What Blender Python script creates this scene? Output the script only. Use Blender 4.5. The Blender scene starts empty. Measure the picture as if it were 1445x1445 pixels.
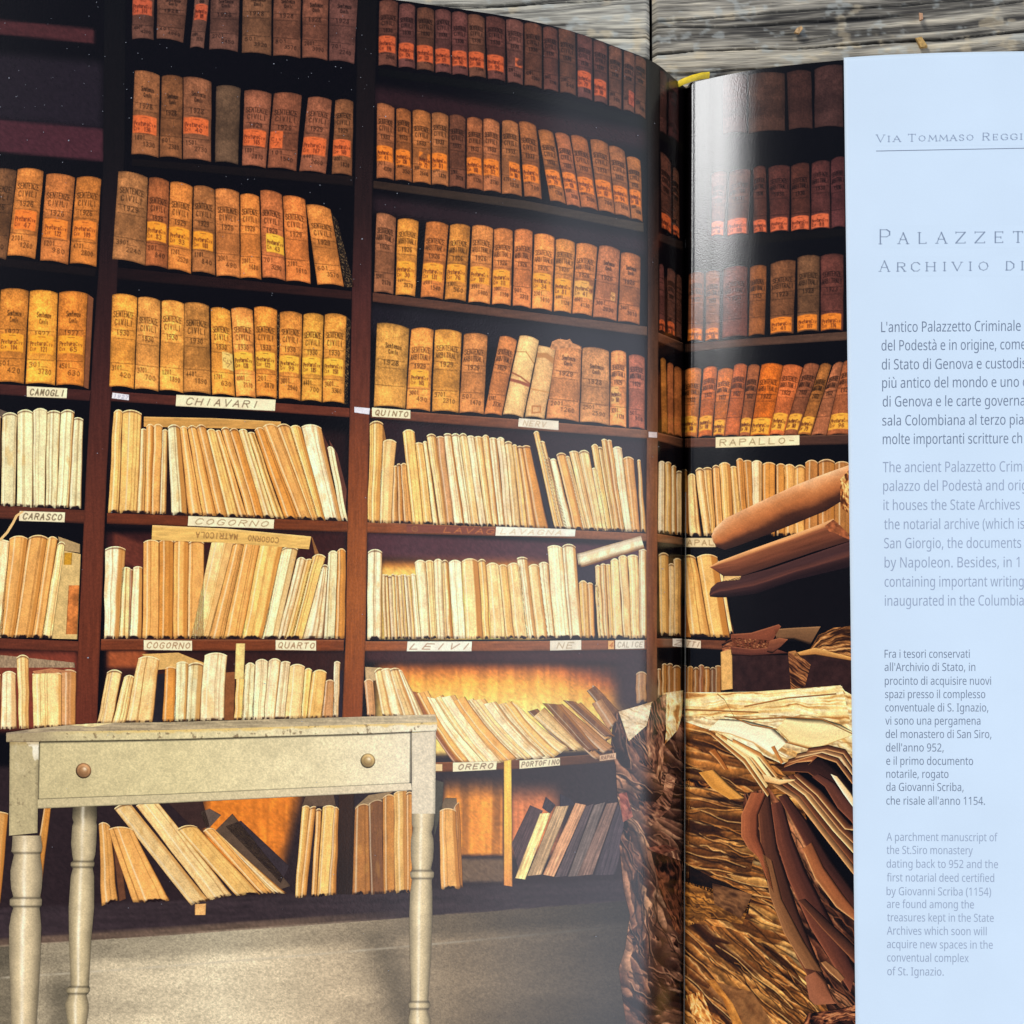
import bpy, math, random
import numpy as np

# ------------------------------------------------------------------ camera, sky, sun, exposure
SC = bpy.context.scene
COL = SC.collection
random.seed(7)
D = 0.28                       # camera height above the gutter of the book, metres
TILT = math.radians(2.5)
F = 722.5 / math.tan(math.radians(27))
cd = bpy.data.cameras.new('camera')
cam = bpy.data.objects.new('camera', cd)
COL.objects.link(cam)
cam.location = (0, 0, D)
cam.rotation_euler = (TILT, 0, 0)
cd.sensor_fit = 'HORIZONTAL'
cd.angle = math.radians(54)
cd.clip_start, cd.clip_end = 0.005, 50
SC.camera = cam

SUN_EL, SUN_AZ = math.radians(42), math.radians(-55)     # azimuth clockwise from +Y (the far side of the table)
w = bpy.data.worlds.new('World')
SC.world = w
w.use_nodes = True
nt = w.node_tree
sky = nt.nodes.new('ShaderNodeTexSky')
sky.sky_type = 'NISHITA'
sky.sun_disc = False
sky.sun_elevation = SUN_EL
sky.sun_rotation = SUN_AZ
sky.air_density, sky.dust_density, sky.ozone_density = 1.0, 0.4, 1.0
bg = nt.nodes['Background']
bg.inputs['Strength'].default_value = 0.08
# unseen bright patch added to the sky, for glare on the left page
GLARE_AZ, GLARE_EL = math.radians(106), math.radians(27)
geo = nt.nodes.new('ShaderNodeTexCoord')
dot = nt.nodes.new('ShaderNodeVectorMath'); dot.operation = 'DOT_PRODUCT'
dot.inputs[1].default_value = (math.sin(GLARE_AZ) * math.cos(GLARE_EL), math.cos(GLARE_AZ) * math.cos(GLARE_EL), math.sin(GLARE_EL))
glare_noise = nt.nodes.new('ShaderNodeTexNoise'); glare_noise.inputs['Scale'].default_value = 2.2; glare_noise.inputs['Detail'].default_value = 4
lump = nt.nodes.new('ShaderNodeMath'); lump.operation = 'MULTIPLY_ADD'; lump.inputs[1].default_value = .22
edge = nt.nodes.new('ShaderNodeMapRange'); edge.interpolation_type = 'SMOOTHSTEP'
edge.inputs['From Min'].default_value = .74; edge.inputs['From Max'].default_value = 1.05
glare_patch = nt.nodes.new('ShaderNodeMix'); glare_patch.data_type = 'RGBA'
glare_patch.inputs[7].default_value = (29, 31.5, 37, 1)
nt.links.new(geo.outputs['Generated'], dot.inputs[0]); nt.links.new(geo.outputs['Generated'], glare_noise.inputs['Vector'])
nt.links.new(glare_noise.outputs['Fac'], lump.inputs[0]); nt.links.new(dot.outputs['Value'], lump.inputs[2])
nt.links.new(lump.outputs[0], edge.inputs['Value']); nt.links.new(edge.outputs[0], glare_patch.inputs[0])
nt.links.new(sky.outputs[0], glare_patch.inputs[6]); nt.links.new(glare_patch.outputs[2], bg.inputs[0])
sd = bpy.data.lights.new('sun', 'SUN')
sd.energy, sd.angle, sd.color = 3.0, math.radians(19), (0.985, 0.99, 0.985)
sun = bpy.data.objects.new('sun', sd)
COL.objects.link(sun)
sun.rotation_euler = (math.pi / 2 - SUN_EL, 0, math.pi - SUN_AZ)
sun.location = (-.4, .4, .8)
SC.view_settings.view_transform = 'Standard'
SC.view_settings.look = 'None'
SC.view_settings.gamma = 1
SC.view_settings.use_curve_mapping = False
SC.view_settings.exposure = -0.12
EXPO_E = np.array((.86, .965, 1.14))                   # ink densities are set for paper lit to this level

# ------------------------------------------------------------------ noise and colour helpers
def _hash(i, j, s):
    n = (i.astype(np.int64) * 374761393 + j.astype(np.int64) * 668265263 + s * 974634533) & 0x7fffffff
    n = ((n ^ (n >> 13)) * 1274126177) & 0x7fffffff
    n = n ^ (n >> 16)
    return (n & 0xffff) / 65535.0

def vn(x, y, s=0):
    xi, yi = np.floor(x), np.floor(y)
    fx, fy = x - xi, y - yi
    fx = fx * fx * (3 - 2 * fx); fy = fy * fy * (3 - 2 * fy)
    a, b = _hash(xi, yi, s), _hash(xi + 1, yi, s)
    c, d = _hash(xi, yi + 1, s), _hash(xi + 1, yi + 1, s)
    return (a * (1 - fx) + b * fx) * (1 - fy) + (c * (1 - fx) + d * fx) * fy

def fbm(x, y, s=0, o=4):
    t, a, r = 0, .5, 0
    for k in range(o):
        r = r + a * vn(x * 2 ** k, y * 2 ** k, s + k * 17); t += a; a *= .5
    return r / t

def ss(a, b, x):
    t = np.clip((x - a) / (b - a), 0, 1)
    return t * t * (3 - 2 * t)

def lin(c):
    c = np.clip(c / 255.0, 0, 1)
    return np.where(c <= .04045, c / 12.92, ((c + .055) / 1.055) ** 2.4)

def ramp(t, stops):
    k = np.array([s[0] for s in stops])
    return np.stack([np.interp(t, k, [s[1][c] for s in stops]) for c in range(3)], -1)

# ------------------------------------------------------------------ the shape of the open book
def dense(px, pz, sg):
    g = np.arange(0, 260, .2)
    px, pz = np.array(px, float), np.array(pz, float)
    h = np.diff(px); m = np.diff(pz) / h
    d = np.zeros(len(px)); d[0], d[-1] = m[0], m[-1]
    for i in range(1, len(px) - 1):
        if m[i - 1] * m[i] > 0:
            w1, w2 = 2 * h[i] + h[i - 1], h[i] + 2 * h[i - 1]
            d[i] = (w1 + w2) / (w1 / m[i - 1] + w2 / m[i])
    k = np.clip(np.searchsorted(px, g, 'right') - 1, 0, len(h) - 1)
    t = (g - px[k]) / h[k]
    z = ((1 + 2 * t) * (1 - t) ** 2 * pz[k] + t * (1 - t) ** 2 * h[k] * d[k]
         + t * t * (3 - 2 * t) * pz[k + 1] + t * t * (t - 1) * h[k] * d[k + 1])
    ext = np.concatenate([-z[1:60][::-1], z])           # odd reflection keeps the fold sharp
    n = 59
    kk = np.arange(-n, n + 1) * .2
    ker = np.exp(-.5 * (kk / sg) ** 2); ker /= ker.sum()
    s = np.convolve(np.concatenate([ext, np.full(n, ext[-1])]), ker, 'valid')
    return g, s[len(s) - len(g):] if len(s) >= len(g) else s

T2 = TILT
def rays(px, py):
    dx = (px - 722.5) / F; dy = (722.5 - py) / F
    return dx, dy * math.cos(T2) + math.sin(T2), dy * math.sin(T2) - math.cos(T2)

EDGE_L = [(969, 125), (963, 120), (948, 108), (930, 92), (907, 80), (876, 68.5), (836, 53.5), (800, 42), (770, 34.2), (728, 25.5), (676, 16.8), (616, 8), (564, 0.5)]
EDGE_R = [(969, 125), (977, 114), (993, 107), (1045, 101), (1108, 92.5), (1190, 83.5), (1270, 77), (1350, 74), (1445, 73)]
r0 = rays(968.5, 124.5); s0 = -D / r0[2]
YT, XG = r0[1] * s0, r0[0] * s0                          # head edge of the pages and the gutter
LEAN = 0.0105
def edge_profile(e):
    o = []
    for p in e:
        r = rays(*p); s = YT / r[1]; o.append((abs(r[0] * s - XG) * 1000, (D + r[2] * s) * 1000))
    o[0] = (0, 0)
    return o
pl = edge_profile(EDGE_L)
u9, z9 = pl[-1]
pl += [(u9 + 22, z9 + 4.9), (u9 + 50, z9 + 10.2), (u9 + 85, z9 + 15.6), (u9 + 125, z9 + 20), (u9 + 200, z9 + 25)]
pr = [(0, 0), (.2, 2.9), (2, 3.95), (5, 5.5), (8, 7.1), (11, 8.5), (14, 9.75), (18, 11.2), (25, 13.2), (33, 15.0), (42, 16.8), (55, 18.3), (70, 19.3), (88, 19.8)]
v9, y9 = pr[-1]
pr += [(v9 + 40, y9 + .2), (v9 + 180, y9 - 2)]
GL, HL = dense([a for a, b in pl], [b for a, b in pl], 1.6)
GR, HR = dense([a for a, b in pr], [b for a, b in pr], .28)
HL -= HL[0]; HR -= HR[0]
SL, SR = np.gradient(HL, GL), np.gradient(HR, GR)

def height(x, y, side):
    u = (XG + LEAN * (y - YT) - x) * 1000 if side == 'L' else (x - XG - LEAN * (y - YT)) * 1000
    return np.interp(u, GL if side == 'L' else GR, HL if side == 'L' else HR) / 1000

def normal(x, y, side):
    if side == 'L':
        sl = -np.interp((XG + LEAN * (y - YT) - x) * 1000, GL, SL)
    else:
        sl = np.interp((x - XG - LEAN * (y - YT)) * 1000, GR, SR)
    n = np.stack([-sl, np.zeros_like(sl), np.ones_like(sl)], -1)
    return n / np.linalg.norm(n, axis=-1, keepdims=True)

def on_page(px, py, side, lift=0.0):
    """where a spot of the printed spread lies on the curved paper"""
    a, b, c = rays(px, py)
    lo = (0.075 - D) / c; hi = (-0.003 - D) / c
    for _ in range(34):
        m = .5 * (lo + hi)
        below = D + c * m < height(a * m, b * m, side)
        hi = np.where(below, m, hi); lo = np.where(below, lo, m)
    m = .5 * (lo + hi)
    x, y = a * m, b * m
    p = np.stack([x, y, height(x, y, side)], -1)
    return p + lift * normal(x, y, side) if lift else p

def to_px(p):
    x, y, z = p[..., 0], p[..., 1], p[..., 2] - D
    yc = y * math.cos(T2) + z * math.sin(T2)
    zc = -y * math.sin(T2) + z * math.cos(T2)
    return 722.5 + F * x / -zc, 722.5 - F * yc / -zc

# ------------------------------------------------------------------ materials
def nodes(m):
    m.use_nodes = True
    return m.node_tree, m.node_tree.nodes['Principled BSDF']

def ink_material(name, rough, grain, ior=1.5, bump=.05):
    m = bpy.data.materials.new(name)
    t, p = nodes(m)
    at = t.nodes.new('ShaderNodeAttribute'); at.attribute_name = 'ink'
    tc = t.nodes.new('ShaderNodeTexCoord')
    n1 = t.nodes.new('ShaderNodeTexNoise'); n1.inputs['Scale'].default_value = 3600; n1.inputs['Detail'].default_value = 1
    mr = t.nodes.new('ShaderNodeMapRange')
    mr.inputs['From Min'].default_value = .25; mr.inputs['From Max'].default_value = .75
    mr.inputs['To Min'].default_value = 1 - grain; mr.inputs['To Max'].default_value = 1 + grain
    mx = t.nodes.new('ShaderNodeVectorMath'); mx.operation = 'SCALE'
    n2 = t.nodes.new('ShaderNodeTexNoise'); n2.inputs['Scale'].default_value = 2600; n2.inputs['Detail'].default_value = 3
    bp = t.nodes.new('ShaderNodeBump'); bp.inputs['Strength'].default_value = bump; bp.inputs['Distance'].default_value = .0004
    L = t.links.new
    L(tc.outputs['Object'], n1.inputs['Vector']); L(tc.outputs['Object'], n2.inputs['Vector'])
    L(n1.outputs['Fac'], mr.inputs['Value']); L(at.outputs['Color'], mx.inputs[0]); L(mr.outputs['Result'], mx.inputs['Scale'])
    L(mx.outputs['Vector'], p.inputs['Base Color']); L(n2.outputs['Fac'], bp.inputs['Height']); L(bp.outputs['Normal'], p.inputs['Normal'])
    p.inputs['Roughness'].default_value = rough; p.inputs['IOR'].default_value = ior
    return m

M_PRINT = ink_material('glossy_printed_paper', .19, .09, 1.41, .085)
def ripple(m):
    t = m.node_tree; b0 = next(n for n in t.nodes if n.type == 'BUMP')
    n = t.nodes.new('ShaderNodeTexNoise'); n.inputs['Scale'].default_value = 16; n.inputs['Detail'].default_value = 1
    b = t.nodes.new('ShaderNodeBump'); b.inputs['Strength'].default_value = .35; b.inputs['Distance'].default_value = .004
    t.links.new(next(k for k in t.nodes if k.type == 'TEX_COORD').outputs['Object'], n.inputs['Vector'])
    t.links.new(n.outputs['Fac'], b.inputs['Height']); t.links.new(b.outputs['Normal'], b0.inputs['Normal'])
    return m
M_TEXT = ripple(ink_material('matt_coated_paper', .55, .012, 1.4, .03))

def plain(name, rgb, rough=.5, sc=400, amt=.12, bump=0):
    m = bpy.data.materials.new(name)
    t, p = nodes(m)
    tc = t.nodes.new('ShaderNodeTexCoord')
    n = t.nodes.new('ShaderNodeTexNoise'); n.inputs['Scale'].default_value = sc; n.inputs['Detail'].default_value = 4
    r = t.nodes.new('ShaderNodeValToRGB')
    for e, k in zip(r.color_ramp.elements, (1 - amt * 2, 1 + amt)):
        e.color = (*[min(1, c * k) for c in rgb], 1)
    r.color_ramp.elements[0].position = .3; r.color_ramp.elements[1].position = .7
    t.links.new(tc.outputs['Object'], n.inputs['Vector']); t.links.new(n.outputs['Fac'], r.inputs['Fac'])
    t.links.new(r.outputs['Color'], p.inputs['Base Color'])
    p.inputs['Roughness'].default_value = rough
    if bump:
        b = t.nodes.new('ShaderNodeBump'); b.inputs['Strength'].default_value = bump; b.inputs['Distance'].default_value = .0005
        t.links.new(n.outputs['Fac'], b.inputs['Height']); t.links.new(b.outputs['Normal'], p.inputs['Normal'])
    return m

# ------------------------------------------------------------------ mesh helpers
def link(name, me, parent=None):
    o = bpy.data.objects.new(name, me)
    COL.objects.link(o)
    if parent: o.parent = parent
    return o

def grid(name, P, mat, parent=None, ink=None, flip=False, clip=False):
    nr, nc = P.shape[:2]
    me = bpy.data.meshes.new(name)
    me.vertices.add(nr * nc)
    me.vertices.foreach_set('co', P.reshape(-1).astype(np.float32))
    i = np.arange(nr * nc).reshape(nr, nc)
    a, b, c, d = i[:-1, :-1], i[:-1, 1:], i[1:, 1:], i[1:, :-1]
    q = np.stack([a, b, c, d] if flip else [a, d, c, b], -1).reshape(-1, 4)
    if clip:
        w_ = P.reshape(-1, 3)[q]
        q = q[((w_[:, :, 1] <= YT + 1e-5) & (w_[:, :, 1] >= YT - .300) & (w_[:, :, 0] > XG - .2145)).all(1)]
    me.loops.add(q.size); me.loops.foreach_set('vertex_index', q.reshape(-1).astype(np.int32))
    me.polygons.add(len(q)); me.polygons.foreach_set('loop_start', np.arange(0, q.size, 4, dtype=np.int32))
    me.polygons.foreach_set('use_smooth', np.ones(len(q), bool))
    me.update(calc_edges=True)
    if ink is not None:
        al = lin(ink) / (EXPO_E if mat is M_PRINT else 1.0)
        at = me.attributes.new('ink', 'FLOAT_COLOR', 'POINT')
        rgba = np.ones((nr * nc, 4), np.float32); rgba[:, :3] = np.clip(al, 0, .92).reshape(-1, 3)
        at.data.foreach_set('color', rgba.reshape(-1))
    me.materials.append(mat)
    return link(name, me, parent)

def poly(name, V, Fc, mat, parent=None, smooth=False):
    me = bpy.data.meshes.new(name)
    me.from_pydata([tuple(v) for v in V], [], Fc)
    me.materials.append(mat)
    if smooth: me.polygons.foreach_set('use_smooth', np.ones(len(me.polygons), bool))
    me.update()
    return link(name, me, parent)

def thing(name, label, cat, loc=(0, 0, 0), group=None):
    o = link(name, None)
    o.location = loc
    o['label'], o['category'] = label, cat
    if group: o['group'] = group
    return o

def resample(pts, n):
    pts = np.array(pts, float)
    if len(pts) == 2:
        t = np.linspace(0, 1, n)[:, None]
        return pts[0] * (1 - t) + pts[1] * t
    s = np.concatenate([[0], np.cumsum(np.linalg.norm(np.diff(pts, axis=0), axis=1))]); s /= s[-1]
    t = np.linspace(0, 1, n)
    return np.stack([np.interp(t, s, pts[:, 0]), np.interp(t, s, pts[:, 1])], -1)

class Patch:
    """one printed motif: a patch of ink ruled between two edges of the printed picture"""
    def __init__(s, A, B, step=1.0, arch=0, sagb=0):
        la = max(np.linalg.norm(np.diff(np.array(A, float), axis=0), axis=1).sum(), np.linalg.norm(np.diff(np.array(B, float), axis=0), axis=1).sum())
        nu = max(4, int(la / step) + 1)
        ra, rb = resample(A, nu), resample(B, nu)
        nv = max(3, int(np.linalg.norm(ra - rb, axis=1).max() / step) + 1)
        u = np.linspace(0, 1, nu)
        ra[:, 1] -= arch * (1 - np.abs(2 * u - 1) ** 2.2)
        rb[:, 1] -= sagb * (1 - (2 * u - 1) ** 2)
        v = np.linspace(0, 1, nv)[:, None, None]
        G = ra[None] * (1 - v) + rb[None] * v
        s.X, s.Y = G[..., 0], G[..., 1]
        s.U = np.broadcast_to(u[None, :], s.X.shape); s.V = np.broadcast_to(v[..., 0], s.X.shape)
        s.ra, s.rb, s.w, s.h = ra, rb, la, np.linalg.norm(ra - rb, axis=1).mean()
        s.C = np.zeros(s.X.shape + (3,))
    def pt(s, u, v):
        i = u * (len(s.ra) - 1); k = int(np.clip(math.floor(i), 0, len(s.ra) - 2)); f = i - k
        a = s.ra[k] * (1 - f) + s.ra[k + 1] * f; b = s.rb[k] * (1 - f) + s.rb[k + 1] * f
        return a * (1 - v) + b * v
    def mul(s, m): s.C *= m[..., None] if np.ndim(m) == 2 else m
    def mix(s, a, col): s.C += np.asarray(a)[..., None] * (np.asarray(col, float) - s.C)
    def stroke(s, pts, wd, col, al=1.0):
        pts = np.array(pts, float)
        x0, y0 = pts.min(0) - wd - 1; x1, y1 = pts.max(0) + wd + 1
        m = (s.X > x0) & (s.X < x1) & (s.Y > y0) & (s.Y < y1)
        if not m.any(): return
        X, Y = s.X[m], s.Y[m]
        d = np.full(X.shape, 1e9)
        for (ax, ay), (bx, by) in zip(pts[:-1], pts[1:]):
            L = (bx - ax) ** 2 + (by - ay) ** 2 + 1e-9
            t = np.clip(((X - ax) * (bx - ax) + (Y - ay) * (by - ay)) / L, 0, 1)
            d = np.minimum(d, np.hypot(X - ax - t * (bx - ax), Y - ay - t * (by - ay)))
        a = np.clip(wd / 2 - d + .5, 0, 1) * al
        s.C[m] += a[:, None] * (np.array(col, float) - s.C[m])
    def flake(s, cx, cy, ln, wd, ang, curv, hi, mid, lo):
        R = ln + wd
        m = (np.abs(s.X - cx) < R) & (np.abs(s.Y - cy) < R)
        if not m.any(): return
        ca, sa = math.cos(math.radians(ang)), math.sin(math.radians(ang))
        dx, dy = s.X[m] - cx, s.Y[m] - cy
        a = (dx * ca + dy * sa) / ln
        t = (-dx * sa + dy * ca - curv * a * a + wd * .55 * (vn(a * 3.0 + cx, a * 0 + cy, 3) - .5) + 1.2 * (vn(a * 7 + cx, a * 0 + cy, 4) - .5)) / (wd * np.clip(1.02 - a * a, .02, 1) ** .5)
        al = np.clip((1 - np.abs(a)) * 6, 0, 1) * np.clip(t * wd / 1.2 + .5, 0, 1) * np.clip((1 - t) * wd / 2.5, 0, 1)
        g = np.clip(t, 0, 1)[:, None]
        col = np.where(g < .22, np.array(hi, float) + (np.array(mid, float) - hi) * (g / .22), np.array(mid, float) + (np.array(lo, float) - mid) * ((g - .22) / .78))
        s.C[m] += al[:, None] * (col * (.86 + .28 * vn(s.X[m] * .35, s.Y[m] * .35, int(cx)))[:, None] - s.C[m])
    def text(s, txt, u0, v0, u1, v1, wd, col, al=1.0, slant=0.0, serif=False, gap=.35, jit=0.0):
        n = len(txt); adv = (u1 - u0) / max(1e-6, n - gap)
        for k, ch in enumerate(txt):
            for st in FONT.get(ch, ()):
                q = []
                for gx, gy in st:
                    fx, fy = gx / 4, gy / 6
                    uu = u0 + adv * (k + (1 - gap) * fx) + slant * fy * adv
                    vv = v1 + (v0 - v1) * fy + (random.uniform(-jit, jit) if jit else 0)
                    q.append(s.pt(uu, vv))
                s.stroke(q, wd, col, al)
    def build(s, name, side, parent, lift, mat=None, clip=True):
        X = s.X
        if side == 'L' and clip: X = np.minimum(X, 969.3 - .0045 * (s.Y - 124))
        if side == 'R' and clip: X = np.maximum(X, 968.7 - .0045 * (s.Y - 124))
        return grid(name, on_page(X, s.Y, side, lift), mat or M_PRINT, parent, s.C, clip=True)

def _font(src):
    f = {}
    for tok in src.split(';'):
        ch, body = tok.strip().split(':', 1)
        f[ch] = [[tuple(float(q) for q in p.split(',')) for p in st.split()] for st in body.split('|')]
    return f
FONT = _font("A:0,0 2,6 4,0|.7,2.2 3.3,2.2;B:0,0 0,6 2.6,6 3.5,5 3.4,3.9 2.4,3.2 0,3.2|2.4,3.2 4,2.4 4,1 2.8,0 0,0;"
  "C:4,4.8 3,6 1.2,6 0,4.4 0,1.6 1.2,0 3,0 4,1.2;D:0,0 0,6 2.2,6 4,4.2 4,1.8 2.2,0 0,0;E:4,6 0,6 0,0 4,0|0,3.1 3,3.1;"
  "F:4,6 0,6 0,0|0,3.1 3,3.1;G:4,4.8 3,6 1.2,6 0,4.4 0,1.6 1.2,0 3,0 4,1 4,2.6 2.6,2.6;H:0,0 0,6|4,0 4,6|0,3 4,3;I:2,0 2,6;"
  "L:0,6 0,0 3.8,0;M:0,0 .4,6 2,1.4 3.6,6 4,0;N:0,0 0,6 4,0 4,6;O:2,6 .5,5 0,3 .5,1 2,0 3.5,1 4,3 3.5,5 2,6;"
  "P:0,0 0,6 2.8,6 4,5.2 4,3.8 2.8,3 0,3;Q:2,6 .5,5 0,3 .5,1 2,0 3.5,1 4,3 3.5,5 2,6|2.4,1.6 4.3,-.6;"
  "R:0,0 0,6 2.8,6 3.9,5.2 3.9,3.9 2.8,3.1 0,3.1|2,3.1 4,0;S:3.8,5 2.8,6 1,6 .2,5 .4,3.8 3.4,2.4 3.9,1.2 3,0 1,0 0,1;"
  "T:0,6 4,6|2,6 2,0;U:0,6 0,1.6 1,0 3,0 4,1.6 4,6;V:0,6 2,0 4,6;Z:0,6 4,6 0,0 4,0;0:2,6 .4,4.6 .4,1.4 2,0 3.6,1.4 3.6,4.6 2,6;"
  "1:1,4.8 2.2,6 2.2,0;2:.2,4.8 1,6 3,6 3.8,4.8 3.4,3.4 0,0 4,0;3:.2,5.4 1.2,6 3,6 3.8,4.8 3,3.3 1.6,3.2|3,3.3 4,1.8 3,.2 1,0 0,.8;"
  "4:3,0 3,6 0,1.8 4,1.8;5:3.8,6 .6,6 .3,3.4 2.6,3.8 4,2.4 3.4,.4 1.4,0 0,.8;6:3.6,5.6 2,6 .4,4 .2,1.6 1.6,0 3.4,.6 3.9,2.2 2.8,3.4 .4,2.6;"
  "7:0,6 4,6 1.4,0;8:2,3.2 .5,4.4 1.2,6 2.8,6 3.5,4.4 2,3.2 .2,1.6 1,0 3,0 3.8,1.6 2,3.2;9:.4,.4 2,0 3.6,2 3.8,4.4 2.4,6 .6,5.4 .1,3.8 1.2,2.6 3.6,3.4;"
  "-:.6,3 3.4,3;.:1,0 1.3,.3;a:3.6,3.4 1.6,3.8 .2,2.4 .6,.4 2,0 3.4,1.4 3.6,3.6 3.7,0;e:.2,2 3.6,2.2 3,3.6 1.4,3.8 .2,2 1,.2 3.4,.4;"
  "i:1.8,3.6 2,0;l:1.6,6 2,0;n:.2,3.8 .4,0|.4,2.6 2,3.8 3.4,3 3.6,0;o:2,3.8 .3,2.6 .6,.6 2,0 3.6,1.2 3.4,3 2,3.8;r:.4,3.8 .6,0|.6,2.4 2,3.7 3.4,3.4;"
  "t:1.6,5.6 1.8,.6 3.2,0|.2,3.8 3.4,3.9;u:.2,3.8 .6,.6 2,0 3.4,1.4|3.4,3.8 3.6,0;z:.2,3.8 3.6,3.8 .2,0 3.8,0;d:3.4,2.8 1.6,3.8 .2,2 1,.2 3.4,1|3.6,6 3.7,0;v:.2,3.8 1.8,0 3.6,3.8")

# ------------------------------------------------------------------ the table the book lies on
def wood_material():
    m = bpy.data.materials.new('weathered_grey_wood')
    t, p = nodes(m)
    at = t.nodes.new('ShaderNodeAttribute'); at.attribute_name = 'ink'
    tc = t.nodes.new('ShaderNodeTexCoord')
    mp = t.nodes.new('ShaderNodeMapping'); mp.inputs['Scale'].default_value = (120, 2600, 400)
    n = t.nodes.new('ShaderNodeTexNoise'); n.inputs['Scale'].default_value = 1; n.inputs['Detail'].default_value = 4
    mr = t.nodes.new('ShaderNodeMapRange'); mr.inputs['From Min'].default_value = .3; mr.inputs['From Max'].default_value = .7
    mr.inputs['To Min'].default_value = .75; mr.inputs['To Max'].default_value = 1.2
    mx = t.nodes.new('ShaderNodeVectorMath'); mx.operation = 'SCALE'
    b = t.nodes.new('ShaderNodeBump'); b.inputs['Strength'].default_value = .5; b.inputs['Distance'].default_value = .0004
    L = t.links.new
    L(tc.outputs['Object'], mp.inputs['Vector']); L(mp.outputs['Vector'], n.inputs['Vector']); L(n.outputs['Fac'], mr.inputs['Value'])
    L(at.outputs['Color'], mx.inputs[0]); L(mr.outputs['Result'], mx.inputs['Scale']); L(mx.outputs['Vector'], p.inputs['Base Color'])
    L(n.outputs['Fac'], b.inputs['Height']); L(b.outputs['Normal'], p.inputs['Normal'])
    p.inputs['Roughness'].default_value = .85
    return m
M_WOOD = wood_material()
M_UNDER = plain('plank_underside_wood', (.12, .11, .10), .9, 60)
ZT = -0.004                                              # table top
tb = thing('wooden_table', 'weathered grey plank table showing beyond the head of the open book', 'table', (0, .15, ZT))

def plank(x0, x1, y0, y1, seed, slope, fine, warm, bands):
    """one weathered board: ridged grain, cracks and worn ends are real relief"""
    nx = int((x1 - x0) / fine) + 2; ny = int((y1 - y0) / (fine * .55)) + 2
    xs, ys = np.linspace(x0, x1, nx), np.linspace(y1, y0, ny)
    if fine < .001:                                      # finest where the boards show beside the book
        xs = np.unique(np.concatenate([np.arange(x0, x1, .006), np.arange(max(x0, -.17), min(x1, .20), fine), [x0, x1]]))
        ys = np.linspace(y1, y0, int((y1 - y0) / .00022))
    X, Y = np.meshgrid(xs, ys)
    mm = 1000
    g = (Y - slope * X) * mm                             # across the grain
    a = X * mm
    g = g + 1.6 * (fbm(a * .012, g * .05, seed) - .5) * 4 + .5 * (fbm(a * .05, g * .3, seed + 3) - .5)
    ridge = fbm(a * .016, g * .55, seed + 5, 4)
    fine_g = vn(a * .06, g * 2.6, seed + 9) * .4 + vn(a * .20, g * 4.6, seed + 10) * .6
    blot = fbm(a * .085, g * .17, seed + 11, 4)
    stain = fbm(a * .05, g * .11, seed + 17, 3)
    lich = fbm(a * .30, g * .42, seed + 13, 4)
    crack = np.zeros_like(X)
    for k in range(24):
        c = y0 * mm + (k + .5 + .45 * math.sin(seed + k * 2.7)) * (y1 - y0) * mm / 24
        wv = np.abs(g - c - 1.5 * (vn(a * .03, a * 0 + k, seed + 20) - .5))
        crack = np.maximum(crack, (1 - ss(.05, .20 + .34 * vn(a * .09, a * 0, seed + k), wv)) * (.6 + .4 * (k % 3 == 0)) * ss(.22, .36, vn(a * .016, a * 0 + k * 3.1, seed + 31)))
    t = .63 + 1.15 * (ridge - .5) + .74 * (fine_g - .5) + .46 * (blot - .5)
    for c, wd, dk in bands:
        t = t - dk * np.exp(-((g - c) / wd) ** 2) * (.5 + 1.2 * (blot - .2))
    t = t - .13 * ss(.58, .76, stain)
    col = ramp(np.clip(t, 0, 1), [(0, (40, 37, 34)), (.25, (82, 78, 71)), (.5, (134, 129, 118)), (.75, (172, 165, 150)), (1, (206, 196, 174))])
    col = col * (np.array(warm)[None, None])
    col += (ss(.60, .72, lich) * .5)[..., None] * (np.array((172, 176, 170)) - col)
    col += (ss(.66, .78, fbm(a * .22, g * .3, seed + 23, 3)) * .45)[..., None] * (np.array((206, 184, 146)) - col)
    col *= (1 - .88 * crack)[..., None]
    z = .0008 * (ridge - .5) + .0003 * (fine_g - .5) - .0014 * crack
    ed = np.minimum(np.minimum(X - x0, x1 - X), np.minimum(Y - y0, y1 - Y))
    z = z - .0016 * (1 - ss(0, .0016, ed)) ** 2
    Z = -0.0008 + z
    o = grid('plank', np.stack([X, Y - .15, Z], -1), M_WOOD, tb, col)
    V = [(x, y - .15, zz) for zz in (-.0035, -.03) for x, y in ((x0, y0), (x1, y0), (x1, y1), (x0, y1))]
    poly('plank_core', V, [(0, 1, 2, 3), (4, 7, 6, 5), (0, 4, 5, 1), (1, 5, 6, 2), (2, 6, 7, 3), (3, 7, 4, 0)], M_UNDER, o)
def tpx(px, py, z=ZT):
    a, b, c = rays(px, py); s = (z - D) / c
    return a * s, b * s
SEAM = tpx(920, 40)[0]
HEAD = YT - .004
plank(-.62, SEAM - .0004, HEAD - .075, HEAD + .060, 3, .055, .0006, (1.0, 1.0, .99), [(162, 1.6, .25)])
plank(SEAM + .0004, .66, HEAD - .075, HEAD + .060, 41, .085, .0006, (1.0, .98, .95), [(HEAD * 1000 + 14.5, 3.0, .26), (HEAD * 1000 + 21, 1.0, .15)])
for k, (ya, yb) in enumerate(((HEAD + .0612, HEAD + .19), (HEAD - .205, HEAD - .0762), (HEAD - .335, HEAD - .2062), (HEAD - .465, HEAD - .3362))):
    plank(-.62, .66, ya, yb, 70 + 9 * k, .07, .003, (1, .99, .97), [])

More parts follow.
